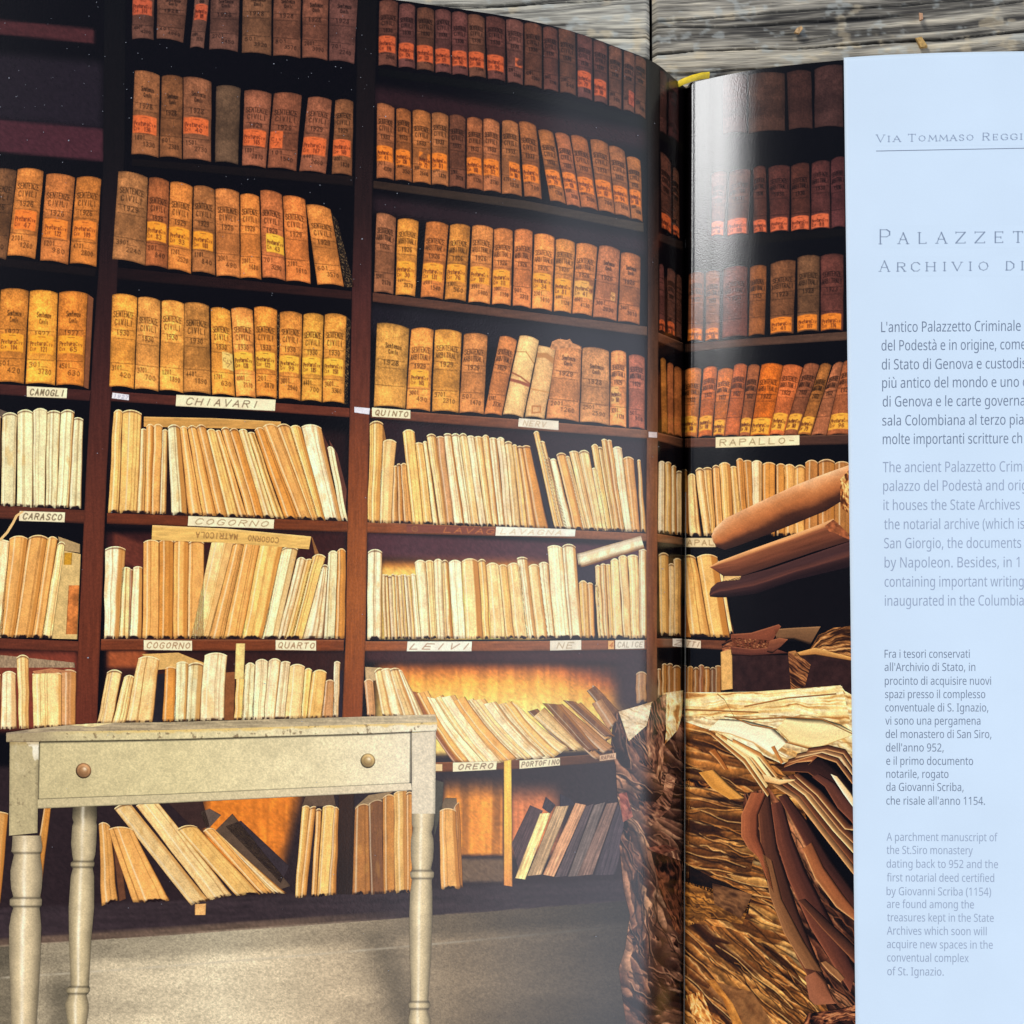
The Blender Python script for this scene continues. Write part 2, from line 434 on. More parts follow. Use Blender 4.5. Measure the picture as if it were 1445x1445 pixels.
# ------------------------------------------------------------------ the open book
book = thing('open_book', 'thick open book with a glossy printed spread of archive shelves and a white text column', 'book', (XG, 0, ZT + .001))
BK = np.array((XG, 0, ZT + .001))
def adopt(o):                                            # keep world positions under the book's own empty
    o.location = -BK
    return o

def page_xy(side, y_lo, y_hi, u1, step):
    g = np.concatenate([np.linspace(0, 12, 60, endpoint=False), np.arange(12, u1, step)]) / 1000
    ys = np.linspace(y_hi, y_lo, int((y_hi - y_lo) * 1000 / step) + 2)
    Uu, Y = np.meshgrid(g, ys)
    x0 = XG + LEAN * (Y - YT)
    X = x0 - Uu if side == 'L' else x0 + Uu
    if side == 'L': X, Y = X[:, ::-1], Y[:, ::-1]
    return X, Y
PAGE_H, LW, RW = .300, 218, 212

# background of the printed picture, by place in the picture (shelf hollows, back boards, floor)
def backdrop(X, Y):
    C = np.zeros(X.shape + (3,)) + np.array((8, 5, 7))
    g = fbm(X * .05, Y * .05, 5)
    def zone(x0, x1, y0, y1, col, soft=6, sl=0.0):
        yy = Y - sl * (X - x0)
        a = ss(x0 - soft, x0 + soft, X) * (1 - ss(x1 - soft, x1 + soft, X)) * ss(y0 - soft, y0 + soft, yy) * (1 - ss(y1 - soft, y1 + soft, yy))
        C[...] += a[..., None] * (np.asarray(col, float) - C)
    zone(-80, 145, 68, 162, (30, 24, 31), 10, .09)
    zone(-80, 133, 20, 40, (66, 34, 36), 2, .10)
    zone(-80, 146, 162, 207, (66, 34, 41), 2.5, .09)
    zone(527, 912, 122, 150, (40, 23, 26), 10, .16)
    zone(527, 912, 276, 300, (37, 24, 28), 9, .155)
    zone(522, 914, 430, 470, (24, 20, 26), 8, .12)
    zone(518, 914, 590, 740, (36, 20, 24), 8, .08)
    zone(155, 490, 590, 740, (30, 17, 18), 8, .06)
    # lower hollows with glowing back boards
    zone(150, 488, 752, 905, (52, 24, 22), 5)
    zone(160, 202, 752, 790, (96, 46, 34), 4, .35)
    zone(518, 914, 752, 785, (74, 42, 48), 4, .05)
    grain = .85 + .3 * vn(X * .22, Y * .02, 8)
    a = ss(530, 545, X) * (1 - ss(735, 800, X)) * ss(778, 806, Y) * (1 - ss(900, 903, Y))
    C[...] += a[..., None] * (ramp(ss(778, 815, Y), [(0, (120, 62, 40)), (.5, (222, 140, 58)), (1, (255, 206, 104))]) - C)
    a = ss(520, 545, X) * (1 - ss(845, 905, X)) * ss(925, 950, Y) * (1 - ss(1082, 1086, Y))
    C[...] += a[..., None] * (ramp(np.clip((Y - 925) / 75 - .35 * ss(760, 880, X), 0, 1), [(0, (88, 46, 30)), (.22, (180, 96, 36)), (.5, (246, 166, 66)), (1, (255, 212, 116))]) * grain[..., None] - C)
    zone(515, 914, 917, 934, (60, 34, 34), 6)
    zone(870, 914, 917, 1000, (52, 34, 36), 14)
    zone(150, 488, 919, 1015, (50, 26, 22), 6)
    zone(152, 206, 919, 942, (150, 76, 42), 4)
    zone(-80, 110, 919, 1030, (120, 54, 38), 8)
    # under the desk and the bottom hollow
    zone(-90, 900, 1085, 1300, (40, 29, 31), 6, -.03)
    a = ss(278, 300, X) * (1 - ss(405, 432, X + .25 * (Y - 1130))) * ss(1110, 1125, Y) * (1 - ss(1215, 1235, Y))
    C[...] += a[..., None] * (np.array((218, 122, 40)) * grain[..., None] * (.85 + .3 * g[..., None]) - C)
    a = ss(622, 632, X) * (1 - ss(706, 712, X)) * ss(1092, 1135, Y) * (1 - ss(1203, 1209, Y))
    C[...] += a[..., None] * (np.array((226, 138, 50)) * (grain * (.74 + .36 * ss(.3, .6, vn(X * .09, X * 0, 3))))[..., None] - C)
    a = ss(718, 726, X) * (1 - ss(770, 800, X)) * ss(1098, 1140, Y) * (1 - ss(1190, 1215, Y))
    C[...] += a[..., None] * (np.array((205, 118, 66)) * grain[..., None] - C)
    zone(640, 712, 1212, 1244, (104, 82, 62), 3)
    # plinth and floor
    fl = 1336 - .066 * X - .000008 * X * X
    pk = 1282 - .046 * X
    k = ss(pk - 3, pk + 3, Y)
    C[...] += k[..., None] * (np.array((48, 38, 41)) * (.8 + .5 * fbm(X * .02, Y * .3, 12))[..., None] - C)
    k = ss(fl - 14, fl - 8, Y) * (1 - ss(400, 620, X))
    C[...] += k[..., None] * (np.array((96, 78, 66)) * (.8 + .4 * fbm(X * .03, Y * .5, 14))[..., None] - C)
    k = ss(fl - 1.5, fl + 1.5, Y)
    fc = ramp(np.clip(X / 900, 0, 1), [(0, (166, 152, 126)), (.35, (220, 206, 174)), (.52, (192, 174, 144)), (.72, (126, 110, 88)), (1, (58, 52, 45))])
    fc = fc * ((.78 + .40 * vn(X * .35, Y * .4, 21)) * (.88 + .24 * fbm(X * .014, Y * .05, 25)))[..., None]
    C[...] += k[..., None] * (fc - C)
    C *= (.86 + .28 * vn(X * .7, Y * .7, 30))[..., None]
    return C

M_EDGE = plain('page_edge_paper', (.62, .60, .55), .7, 300)
X, Y = page_xy('L', YT - PAGE_H, YT, LW, .5)
P = np.stack([X, Y, height(X, Y, 'L')], -1)
left_page = adopt(grid('left_page', P, M_PRINT, book, backdrop(*to_px(P))))
left_page['label'] = 'page filled by a photograph of shelves and a painted desk'
X, Y = page_xy('R', YT - PAGE_H, YT, RW, .5)
P = np.stack([X, Y, height(X, Y, 'R')], -1)
qx, qy = to_px(P)
C = np.zeros(qx.shape + (3,)) + np.array((7, 5, 7)); C *= (.8 + .4 * vn(qx * .5, qy * .5, 3))[..., None]
C += ss(1420, 1450, qy)[..., None] * (ramp(1 - np.abs(2 * fbm(qx * .02 + qy * .01, qy * .06 - qx * .04, 9, 3) - 1) * 1.8, [(0, (22, 12, 8)), (.5, (110, 62, 28)), (1, (220, 156, 82))]) - C)
right_page = adopt(grid('right_page', P, M_PRINT, book, C))
right_page['label'] = 'narrow photo strip beside the gutter with bundled papers'

def block(name, side, w_mm, inset):
    """the leaves under the open page, seen as a pale stack from the head"""
    g = np.concatenate([np.linspace(0.2, 12, 30, endpoint=False), np.linspace(12, w_mm - 1.2, 60)]) / 1000
    V, Fc = [], []
    for y in (YT - inset, YT - PAGE_H + inset):
        x0 = XG + LEAN * (y - YT)
        for u in g:
            x = x0 - u if side == 'L' else x0 + u
            V.append((x, y, float(height(np.array(x), np.array(y), side)) - .00025)); V.append((x, y, -.0002))
    n = len(g)
    for k in range(n - 1):
        a, b = 2 * k, 2 * k + 2
        Fc += [(a, b, b + 1, a + 1), (a + 2 * n, a + 1 + 2 * n, b + 1 + 2 * n, b + 2 * n), (a, a + 2 * n, b + 2 * n, b), (a + 1, b + 1, b + 1 + 2 * n, a + 1 + 2 * n)]
    e = 2 * n - 2
    Fc += [(e, e + 2 * n, e + 1 + 2 * n, e + 1)]
    return adopt(poly(name, V, Fc, M_EDGE, book))
block('page_block', 'L', LW, .0004)
block('page_block', 'R', RW, .0004)
M_COVER = plain('yellow_cover_cloth', (.72, .48, .03), .5, 700, .06)
def slab(name, x0, x1, y0, y1, z0, z1, mat):
    V = [(x, y, z) for z in (z0, z1) for x, y in ((x0, y0), (x1, y0), (x1, y1), (x0, y1))]
    return adopt(poly(name, V, [(0, 3, 2, 1), (4, 5, 6, 7), (0, 1, 5, 4), (1, 2, 6, 5), (2, 3, 7, 6), (3, 0, 4, 7)], mat, book))
slab('cover', XG - (LW + 3) / 1000, XG + (RW + 3) / 1000, YT - PAGE_H - .001, YT - .0005, ZT + .0002, -.0003, M_COVER)
# yellow head band bulging out of the spine between the two pages
hb = [(938, 123), (950, 117), (962, 110.5), (976, 105), (990, 101.5), (1001, 100.5)]
V, Fc = [], []
for k, (a, b) in enumerate(hb):
    zz = .0005 + .004 * math.sin(math.pi * k / 5)
    x, y = tpx(a, b, zz)
    for dy, dz in ((-.0020, -.0002), (-.0011, .0007), (-.0003, 0.0003), (.0002, -.0010), (0, -.0024)):
        V.append((x, y + dy, zz + dz))
for k in range(len(hb) - 1):
    for j in range(4):
        Fc.append((5 * k + j, 5 * k + j + 1, 5 * k + j + 6, 5 * k + j + 5))
adopt(poly('head_band', V, [f[::-1] for f in Fc], plain('yellow_head_band_cloth', (.86, .58, .015), .6, 900, .08), book, True))
# sewing thread along the fold
V, Fc = [], []
ys = np.linspace(YT - .115, YT - PAGE_H, 80)
for k, y in enumerate(ys):
    for j in range(6):
        a = j * math.pi / 3
        V.append((XG + LEAN * (y - YT) + .00002 + .00016 * math.cos(a), y, .00095 + .00016 * math.sin(a) + .00012 * math.sin(k * .9)))
for k in range(79):
    for j in range(6):
        Fc.append((6 * k + j, 6 * k + (j + 1) % 6, 6 * k + 6 + (j + 1) % 6, 6 * k + 6 + j))
adopt(poly('binding_thread', V, Fc, plain('linen_thread', (.30, .27, .22), .8, 2000), book, True))

PAR = {'L': left_page, 'R': right_page}
def put(p, name, side, lv, label=None):
    o = p.build(name, side, PAR[side], lv * .6e-5)
    if label: o['label'] = label
    return o

# ------------------------------------------------------------------ printed shelves, posts and back boards
def shelf(top, bot, c0, c1, side='L', lv=2):
    p = Patch(top, bot, 1.3)
    p.C = np.array(c0, float) * (1 - p.U[..., None]) + np.array(c1, float) * p.U[..., None]
    p.C = p.C * np.array((1.04, 1.06, .80)) * (.6 if sum(c0) < 100 else 1)
    p.mul(.82 + .36 * fbm(p.X * .05, p.Y * .45, 61) )
    p.mul(.93 + .14 * vn(p.X * .6, p.Y * .6, 62))
    p.mix(.28 * (1 - ss(0, .16, p.V)), (205, 150, 110)) if sum(c0) > 190 else None
    p.mul(1 - .45 * ss(.82, 1, p.V))
    put(p, 'printed_shelf', side, lv)

shelf([(-520, 305), (136, 379)], [(-520, 318), (134, 391)], (26, 17, 21), (30, 19, 24))
shelf([(-520, 505), (128, 551)], [(-520, 520), (126, 566)], (58, 28, 33), (60, 30, 34))
shelf([(-520, 684), (120, 720)], [(-520, 700), (118, 739)], (78, 38, 36), (84, 42, 38))
shelf([(-520, 880), (111, 905)], [(-520, 898), (110, 920)], (84, 38, 34), (92, 44, 38))
shelf([(186, 224), (498, 249)], [(186, 234), (498, 263)], (26, 17, 20), (38, 25, 30))
shelf([(160, 377), (300, 391), (496, 411)], [(160, 394), (300, 406), (496, 423)], (38, 21, 27), (72, 38, 42))
shelf([(155, 552), (493, 576)], [(155, 566), (493, 589)], (72, 36, 40), (96, 46, 40))
shelf([(151, 724), (490, 736)], [(151, 739), (490, 751)], (92, 43, 34), (108, 54, 36))
shelf([(143, 902), (485, 903)], [(142, 918), (485, 919)], (104, 50, 38), (112, 56, 38))
shelf([(534, 96), (730, 123), (912, 168)], [(534, 107), (730, 135), (912, 181)], (17, 14, 17), (21, 19, 22))
shelf([(527, 255), (740, 283), (908, 315)], [(527, 266), (740, 295), (908, 328)], (44, 31, 32), (58, 48, 50))
shelf([(526, 413), (720, 437), (913, 461)], [(526, 426), (720, 449), (913, 474)], (78, 46, 45), (88, 62, 62))
shelf([(523, 577), (720, 591), (913, 607)], [(523, 590), (720, 605), (913, 619)], (98, 52, 46), (118, 76, 68))
shelf([(518, 737), (720, 744), (912, 753)], [(518, 752), (720, 757), (912, 764)], (126, 66, 46), (128, 80, 68))
shelf([(515, 905), (720, 905), (912, 903)], [(514, 919), (720, 919), (912, 917)], (134, 72, 50), (126, 76, 64))
shelf([(612, 1076), (740, 1072), (868, 1062)], [(612, 1090), (740, 1085), (868, 1075)], (112, 60, 38), (74, 46, 40))
shelf([(928, 181), (966, 203)], [(928, 194), (966, 218)], (26, 20, 24), (20, 15, 17))
shelf([(928, 328), (964, 341)], [(928, 339), (964, 354)], (46, 30, 34), (26, 18, 20))
shelf([(928, 469), (964, 484)], [(928, 482), (964, 497)], (88, 55, 55), (48, 30, 30))
shelf([(927, 610), (963, 619)], [(927, 622), (963, 632)], (112, 66, 58), (60, 36, 32))
shelf([(927, 753), (963, 759)], [(927, 765), (963, 769)], (128, 78, 62), (80, 48, 38))
shelf([(927, 901), (962, 902)], [(927, 914), (962, 914)], (116, 66, 56), (72, 42, 34))
shelf([(960, 338), (1052, 334), (1193, 322)], [(960, 350), (1052, 346), (1193, 334)], (24, 18, 20), (20, 15, 18), 'R')
shelf([(962, 486), (1052, 478), (1196, 468)], [(962, 498), (1052, 489), (1196, 480)], (70, 46, 48), (76, 54, 57), 'R')
shelf([(958, 619), (1010, 618), (1199, 613)], [(958, 632), (1010, 631), (1199, 627)], (92, 54, 52), (62, 40, 44), 'R')
shelf([(959, 759), (1012, 759)], [(959, 771), (1012, 772)], (96, 58, 44), (110, 66, 48), 'R')
shelf([(958, 902), (1024, 904)], [(958, 913), (1020, 917)], (86, 48, 40), (106, 60, 54), 'R')

def post(L, R, stops, lv=3, side='L', name='printed_post'):
    p = Patch(L, R, 1.3)
    p.C = ramp(p.Y, stops) * np.array((1.04, 1.06, .80))
    p.mul(.84 + .32 * fbm(p.X * .5, p.Y * .03, 71)); p.mul(.93 + .14 * vn(p.X * .6, p.Y * .6, 72))
    p.mul(1 - .35 * ss(.93, 1, p.V) - .2 * (1 - ss(0, .07, p.V)))
    put(p, name, side, lv)
post([(147, -40), (146, 220), (140, 370), (132, 480), (122, 660), (109, 940), (106, 1022)], [(178, -40), (176, 220), (167, 370), (162, 480), (151, 660), (140, 940), (137, 1020)],
     [(0, (12, 10, 14)), (240, (18, 13, 18)), (330, (28, 17, 23)), (420, (42, 23, 29)), (560, (64, 32, 36)), (700, (88, 43, 40)), (900, (98, 46, 38)), (1020, (92, 42, 38))])
post([(505, -30), (502, 200), (497, 400), (494, 560), (491, 700), (488, 900), (483, 1012)], [(534, -30), (529, 140), (525, 300), (524, 420), (522, 560), (519, 700), (516, 900), (511, 1012)],
     [(0, (14, 11, 14)), (150, (22, 15, 20)), (300, (36, 22, 28)), (420, (66, 34, 40)), (560, (94, 47, 44)), (680, (122, 62, 42)), (850, (142, 76, 44)), (1010, (124, 60, 36))])
post([(912, 70), (914, 200), (914, 470), (912, 700), (912, 900), (913, 1000)], [(930, 82), (930, 200), (929, 470), (928, 700), (927, 900), (928, 1000)],
     [(80, (18, 16, 18)), (240, (26, 20, 24)), (400, (52, 35, 38)), (520, (88, 58, 56)), (700, (122, 74, 64)), (900, (116, 68, 58)), (1000, (84, 56, 54))])
post([(1033, 843), (1034, 896)], [(1048, 842), (1048, 890)], [(840, (112, 60, 48)), (895, (128, 70, 56))], 3, 'R')
post([(478, 1118), (476, 1262)], [(500, 1118), (498, 1262)], [(1118, (50, 30, 26)), (1262, (38, 26, 28))])
post([(711, 1074), (711, 1200), (711, 1249)], [(721.5, 1072), (722.5, 1200), (723, 1251)], [(1074, (238, 184, 108)), (1160, (236, 176, 92)), (1250, (206, 130, 86))], 8, 'L', 'printed_divider')

# ------------------------------------------------------------------ printed bound volumes
TITLES = {'S': ('SENTENZE', 'CIVILI'), 'A': ('SENTENZE', 'ARBITRALI'), 'N': ('Sentenze', 'Civili')}
def volume(q, tone, lab=None, title='S', year='1930', side='L', rnd=None, nums=True, worn=0, pale=None, lv=4):
    x0, y0, x1, y1, bx0, by0, bx1, by1 = q
    p = Patch([(x0, y0), (x1, y1)], [(bx0, by0), (bx1, by1)], 1.0, arch=3.2 if worn < 2 else 0, sagb=2.5)
    rd = random.Random(int(x0 * 31 + y0 * 17))
    base = np.array(tone, float) * (1 + rd.uniform(-.10, .08)) * np.array((1.05, .97 + rd.uniform(-.06, .03), .94 + rd.uniform(-.10, .10)))
    p.X = p.X + .7 * (vn(p.V * 5, p.V * 0 + x0, 3) - .5)
    p.C += base
    sd_ = int(x0 * 7 + y0)
    p.mul(.78 + .44 * fbm(p.X * .07, p.Y * .07, sd_, 3))
    p.mul(.84 + .32 * vn(p.X * .8, p.Y * .8, sd_ + 5))
    p.mul(.88 + .24 * fbm(p.X * .3, p.Y * .3, sd_ + 6, 2))
    p.mul(.94 + .12 * vn(p.X * .9, p.Y * .12, sd_ + 9))
    rk = np.array(base) * .16
    if pale is None:
        k = ss(.44, .50, p.V) * (1 - ss(.70, .75, p.V)) * (.30 if nums else .2)
        p.mix(k * (.6 + .6 * fbm(p.X * .09, p.Y * .12, sd_ + 2)), base * .50)
        p.mix(.3 * (1 - ss(0, .10, p.V)) * fbm(p.X * .12, p.Y * .12, sd_ + 3), base * .35)
        p.mix(.18 * ss(.75, .8, p.V), base * 1.35)
    else:
        p.mix(.5 * fbm(p.X * .1, p.Y * .06, sd_ + 2), np.array(pale, float))
    ta = .78
    wd = p.w
    if title and wd > 13:
        t1, t2 = TITLES[title]
        v = .20 + rd.uniform(-.03, .04)
        fs = .95 if title == 'S' else .85
        if title == 'N':
            p.text(t1, .30, v, .78, v + .055, 1.0, rk, ta); p.text(t2, .40, v + .075, .68, v + .125, 1.0, rk, ta)
        else:
            p.text(t1, .10, v, .88, v + .062, fs, rk, ta); p.text(t2, .16 if title == 'S' else .07, v + .09, .84 if title == 'S' else .92, v + .15, fs, rk, ta)
        p.stroke([p.pt(.08, v + .19), p.pt(.9, v + .19)], .8, rk, .55)
        p.text(year, .24, v + .205, .72, v + .26, 1.0, rk, ta)
        p.stroke([p.pt(.08, v + .285), p.pt(.9, v + .285)], .8, rk, .45)
        p.stroke([p.pt(.03, .735), p.pt(.93, .735)], .9, rk, .55)
        if nums:
            a, b = str(rd.randint(1, 49) * 100 + 1), str(rd.randint(5, 60) * 70)
            p.text(a, .10, .775, .48, .825, .9, rk, ta); p.text(b, .42, .85, .84, .90, .9, rk, ta)
            p.stroke([p.pt(.5, .823), p.pt(.72, .823)], .7, rk, .5)
    elif title:
        for v in (.2, .27, .38, .74): p.stroke([p.pt(.15, v), p.pt(.85, v)], 1.2, rk, .45)
    # rounded back: darker towards both joints, thin dark line between neighbours
    e = np.abs(2 * p.U - 1)
    p.mul(1 - .22 * e ** 4 - .08 * ss(.2, 1, p.U))
    if lab:
        la, lb = lab[0], lab[1]; u0, u1 = lab[2:4] if len(lab) > 3 else (.02, .90)
        col = np.array(lab[4] if len(lab) > 4 else LABEL, float)
        yv0, yv1 = (la - y0) / (by0 - y0), (lb - y0) / (by0 - y0)
        m = ss(u0 - .02, u0 + .02, p.U) * (1 - ss(u1 - .02, u1 + .02, p.U)) * ss(yv0 - .006, yv0 + .006, p.V) * (1 - ss(yv1 - .006, yv1 + .006, p.V))
        if len(lab) > 5: m = m * ss(.38, .5, fbm(p.X * .09, p.Y * .09, sd_ + 40, 2) + .25 * (1 - p.U))
        p.mix(m * .88, col * (.90 + .2 * vn(p.X * .5, p.Y * .5, 3))[..., None] * (1 - .18 * e ** 4)[..., None])
        dk = np.array((70, 30, 22)) * (.5 + .5 * col.max() / 255)
        dv = yv1 - yv0; du = u1 - u0
        p.stroke([p.pt(u0 + .38 * du, yv0 + .12 * dv), p.pt(u0 + .64 * du, yv0 + .12 * dv)], .9, dk, .55)
        if du > .5:
            p.text('Pretura', u0 + .06 * du, yv0 + .34 * dv, u0 + .66 * du, yv0 + .58 * dv, .9, dk, .85, jit=.004)
            p.text('Civ', u0 + .70 * du, yv0 + .36 * dv, u0 + .96 * du, yv0 + .56 * dv, .8, dk, .75)
            p.text('Civ', u0 + .06 * du, yv0 + .64 * dv, u0 + .28 * du, yv0 + .84 * dv, .8, dk, .7)
            p.text(str(rd.randint(30, 199)), u0 + .48 * du, yv0 + .66 * dv, u0 + .74 * du, yv0 + .90 * dv, 1.0, dk, .85)
        else:
            p.text('Civ', u0 + .1 * du, yv0 + .36 * dv, u0 + .9 * du, yv0 + .56 * dv, .8, dk, .7); p.text('7', u0 + .3 * du, yv0 + .64 * dv, u0 + .7 * du, yv0 + .88 * dv, .9, dk, .7)
    if worn: worn_marks(p, worn)
    p.mix(.75 * (1 - ss(0, 1.1 / wd, p.U)) + .85 * ss(1 - 1.1 / wd, 1, p.U), base * .16)
    p.mul(1 - .3 * (1 - ss(0, .02, p.V)) - .35 * ss(.975, 1, p.V))
    put(p, 'printed_volume', side, lv + (1 if int(x0 * 3) % 2 else 0))

def worn_marks(p, k):
    if k == 1:
        p.stroke([p.pt(-.02, .46), p.pt(.5, .52), p.pt(1, .56)], 2.2, (150, 84, 50)); p.stroke([p.pt(.05, .56), p.pt(.5, .585), p.pt(.95, .585)], 4.5, (150, 84, 58))
        p.stroke([p.pt(.0, .2), p.pt(.5, .2), p.pt(1, .3)], 1.5, (150, 100, 50), .7)
    if k == 2:
        p.stroke([p.pt(.0, .14), p.pt(.5, .12), p.pt(1, .19)], 7, (176, 120, 66), .9); p.stroke([p.pt(.3, .85), p.pt(.7, .84), p.pt(.75, .92), p.pt(.35, .95), p.pt(.3, .85)], 2, (168, 100, 50), .8)
        p.stroke([p.pt(.0, .6), p.pt(1, .62)], 2, (190, 130, 70), .8)

LABEL = (206, 98, 50)
def row(tone, lab, data, **kw):
    global LABEL
    LABEL = lab
    for d in data:
        q, k = d[:8], dict(kw)
        if len(d) > 8 and d[8]: k['lab'] = d[8]
        if len(d) > 9: k.update(d[9])
        volume(q, k.pop('tone', tone), **k)

row((104, 74, 60), (190, 86, 54), [(187, -22, 218, -18, 186, 56, 217, 57, (0, 22)), (222, -14, 266, -12, 221, 55, 259, 61), (276, -20, 297, -20, 268, 68, 288, 69, (8, 30, .1, .95)),
  (298, -20, 339, -20, 295, 70, 336, 74), (343, -20, 384, -20, 341, 75, 383, 79), (386, -18, 425, -18, 385, 79, 424, 83), (427, -16, 464, -16, 426, 82, 462, 86), (465, -14, 506, -12, 464, 86, 500, 91)], title='N', year='1928')
for _ in [0]:
    row((92, 62, 52), (206, 94, 52), [(535, 2, 562, 4, 534, 93, 560, 95, (52, 75)), (563, 7, 586, 9, 562, 96, 586, 98, (62, 84)), (588, 12, 613, 15, 588, 99, 613, 102, (65, 88)), (614, 15, 637, 17, 614, 103, 637, 105, (70, 91)),
      (637, 18, 660, 21, 638, 106, 661, 108, (73, 94)), (660, 21, 684, 26, 662, 109, 686, 111, (74, 96)), (685, 24, 713, 29, 688, 112, 713, 116, (78, 100)), (714, 28, 739, 33, 716, 117, 738, 121, (82, 94, .5, .95, (206, 100, 60), 1)), (740, 33, 765, 38, 740, 121, 765, 126),
      (766, 39, 787, 43, 767, 127, 788, 131), (788, 40, 812, 47, 790, 131, 813, 136), (814, 48, 836, 56, 815, 138, 836, 143, (100, 123)), (837, 57, 857, 65, 838, 144, 857, 149, (112, 135)), (859, 65, 878, 72, 859, 150, 877, 156),
      (880, 72, 896, 79, 879, 156, 895, 161, (127, 147, .5, .98, (176, 84, 60))), (896, 79, 912, 87, 896, 161, 911, 169)])
row((136, 92, 60), (224, 106, 54), [(190, 100, 226, 107, 185, 218, 224, 223, (163, 188), dict(title='N', year='1928')), (228, 108, 258, 110, 225, 222, 257, 225, None, dict(title='N', year='1928')), (259, 109, 299, 116, 258, 225, 298, 229, (166, 189), dict(title='N', year='1928')),
  (305, 122, 340, 125, 303, 229, 336, 233, None, dict(tone=(88, 72, 54), title=None)), (345, 128, 384, 133, 341, 234, 375, 238, (183, 206)), (386, 132, 426, 135, 377, 237, 418, 242, (186, 210, .02, .46)), (435, 138, 469, 142, 422, 242, 460, 246, (194, 219)), (473, 142, 499, 144, 468, 246, 497, 249, (198, 221))], year='1929')
row((154, 102, 58), (236, 128, 42), [(532, 146, 557, 153, 531, 252, 556, 255, (206, 228)), (559, 154, 580, 158, 558, 255, 582, 258, (212, 234)), (582, 156, 608, 161, 582, 258, 608, 261, (215, 238, .35, .95, (236, 130, 44), 1)), (609, 160, 633, 164, 609, 261, 633, 264, (217, 240)),
  (634, 163, 657, 167, 634, 264, 657, 267, None, dict(tone=(112, 76, 54))), (659, 167, 681, 170, 658, 267, 682, 270, (223, 246)), (682, 168, 705, 174, 682, 270, 707, 273, (225, 248)), (708, 171, 731, 175, 708, 274, 737, 278, (229, 252, .4, .95)), (732, 172, 757, 178, 740, 278, 765, 282, (233, 257)),
  (759, 184, 781, 188, 776, 284, 799, 289, (240, 262)), (783, 188, 804, 193, 800, 290, 820, 294, (244, 267)), (805, 191, 829, 198, 820, 293, 844, 298, (250, 272)), (832, 197, 858, 204, 845, 298, 868, 303, (254, 278)), (859, 206, 882, 214, 868, 303, 890, 309, (262, 285)), (884, 222, 904, 227, 891, 309, 907, 314, (268, 290))], year='1933')
row((194, 126, 62), (246, 150, 46), [(-20, 240, 24, 241, -28, 362, 9, 367, None, dict(tone=(120, 88, 60))), (25, 239, 62, 242, 10, 361, 50, 366, (297, 324, .1, .9, (240, 124, 48))), (65, 246, 106, 251, 56, 368, 96, 374, (309, 335, .06, .88, (240, 134, 50))), (108, 251, 143, 253, 98, 372, 136, 377, (312, 337, .04, .92, (240, 134, 50)))], year='1926')
row((204, 134, 66), (252, 160, 48), [(167, 242, 209, 251, 158, 366, 205, 375, None, dict(tone=(168, 128, 72))), (210, 251, 239, 257, 205, 375, 237, 380, (313, 340), dict(tone=(166, 106, 62))), (240, 257, 272, 264, 237, 380, 270, 387, (320, 346)), (273, 263, 303, 268, 271, 384, 304, 389, (327, 352), dict(tone=(170, 120, 66))),
  (304, 267, 338, 272, 305, 390, 339, 393), (339, 275, 366, 278, 339, 393, 369, 395), (367, 269, 398, 275, 370, 392, 403, 397, (330, 356, .22, .98, (252, 190, 60))), (399, 277, 431, 282, 404, 397, 439, 401), (432, 289, 467, 296, 448, 402, 486, 405)], year='1929')
row((212, 144, 70), (252, 164, 54), [(531, 301, 559, 308, 527, 413, 555, 416, None, dict(tone=(142, 104, 64))), (561, 310, 591, 313, 558, 417, 586, 419, (370, 395)), (601, 314, 633, 318, 593, 420, 625, 423, (372, 397)), (635, 318, 664, 320, 627, 423, 657, 426, (374, 398)), (666, 319, 696, 323, 661, 427, 692, 430, (377, 401)), (697, 324, 724, 326, 694, 430, 721, 432, (382, 406)),
  (726, 325, 752, 327, 723, 432, 749, 436), (754, 331, 783, 335, 750, 436, 779, 440, (386, 410)), (784, 338, 812, 343, 781, 440, 806, 443, (394, 418)), (813, 344, 843, 349, 807, 443, 835, 447, (397, 420, .05, .95, (240, 176, 84), 1)), (845, 347, 875, 354, 836, 448, 870, 454, (410, 421, .7, .88, (238, 176, 96)), dict(title='N', tone=(170, 116, 72))), (876, 357, 904, 363, 872, 454, 903, 459, None, dict(title='N', tone=(172, 116, 72)))], title='A', year='1926')
row((230, 158, 62), (252, 166, 50), [(-30, 408, 0, 409, -36, 539, -9, 540), (1, 409, 41, 411, -8, 540, 34, 542, (472, 497, .1, .9), dict(tone=(206, 136, 56))), (42, 411, 82, 414, 36, 542, 78, 544, (474, 500, .06, .9)), (83, 413, 124, 415, 79, 544, 118, 546, (475, 500, .04, .92), dict(tone=(202, 134, 52)))], title='N', year='1927')
row((234, 170, 78), (255, 188, 66), [(158, 416, 194, 420, 154, 546, 189, 549), (195, 420, 227, 425, 190, 549, 224, 553), (228, 425, 260, 429, 225, 551, 259, 555), (260, 428, 295, 432, 259, 554, 298, 557, None, dict(tone=(204, 150, 76))), (297, 435, 325, 439, 299, 557, 332, 560, (497, 521, .5, 1, (240, 206, 118))), (326, 436, 357, 438, 333, 560, 361, 562, (498, 523)), (358, 434, 391, 438, 362, 560, 391, 563, (497, 521), dict(tone=(214, 144, 58))),
  (395, 441, 427, 444, 393, 563, 424, 566, (503, 526)), (428, 444, 457, 446, 425, 566, 454, 568, (505, 529)), (458, 444, 489, 447, 455, 568, 486, 570, (507, 531))], year='1930')
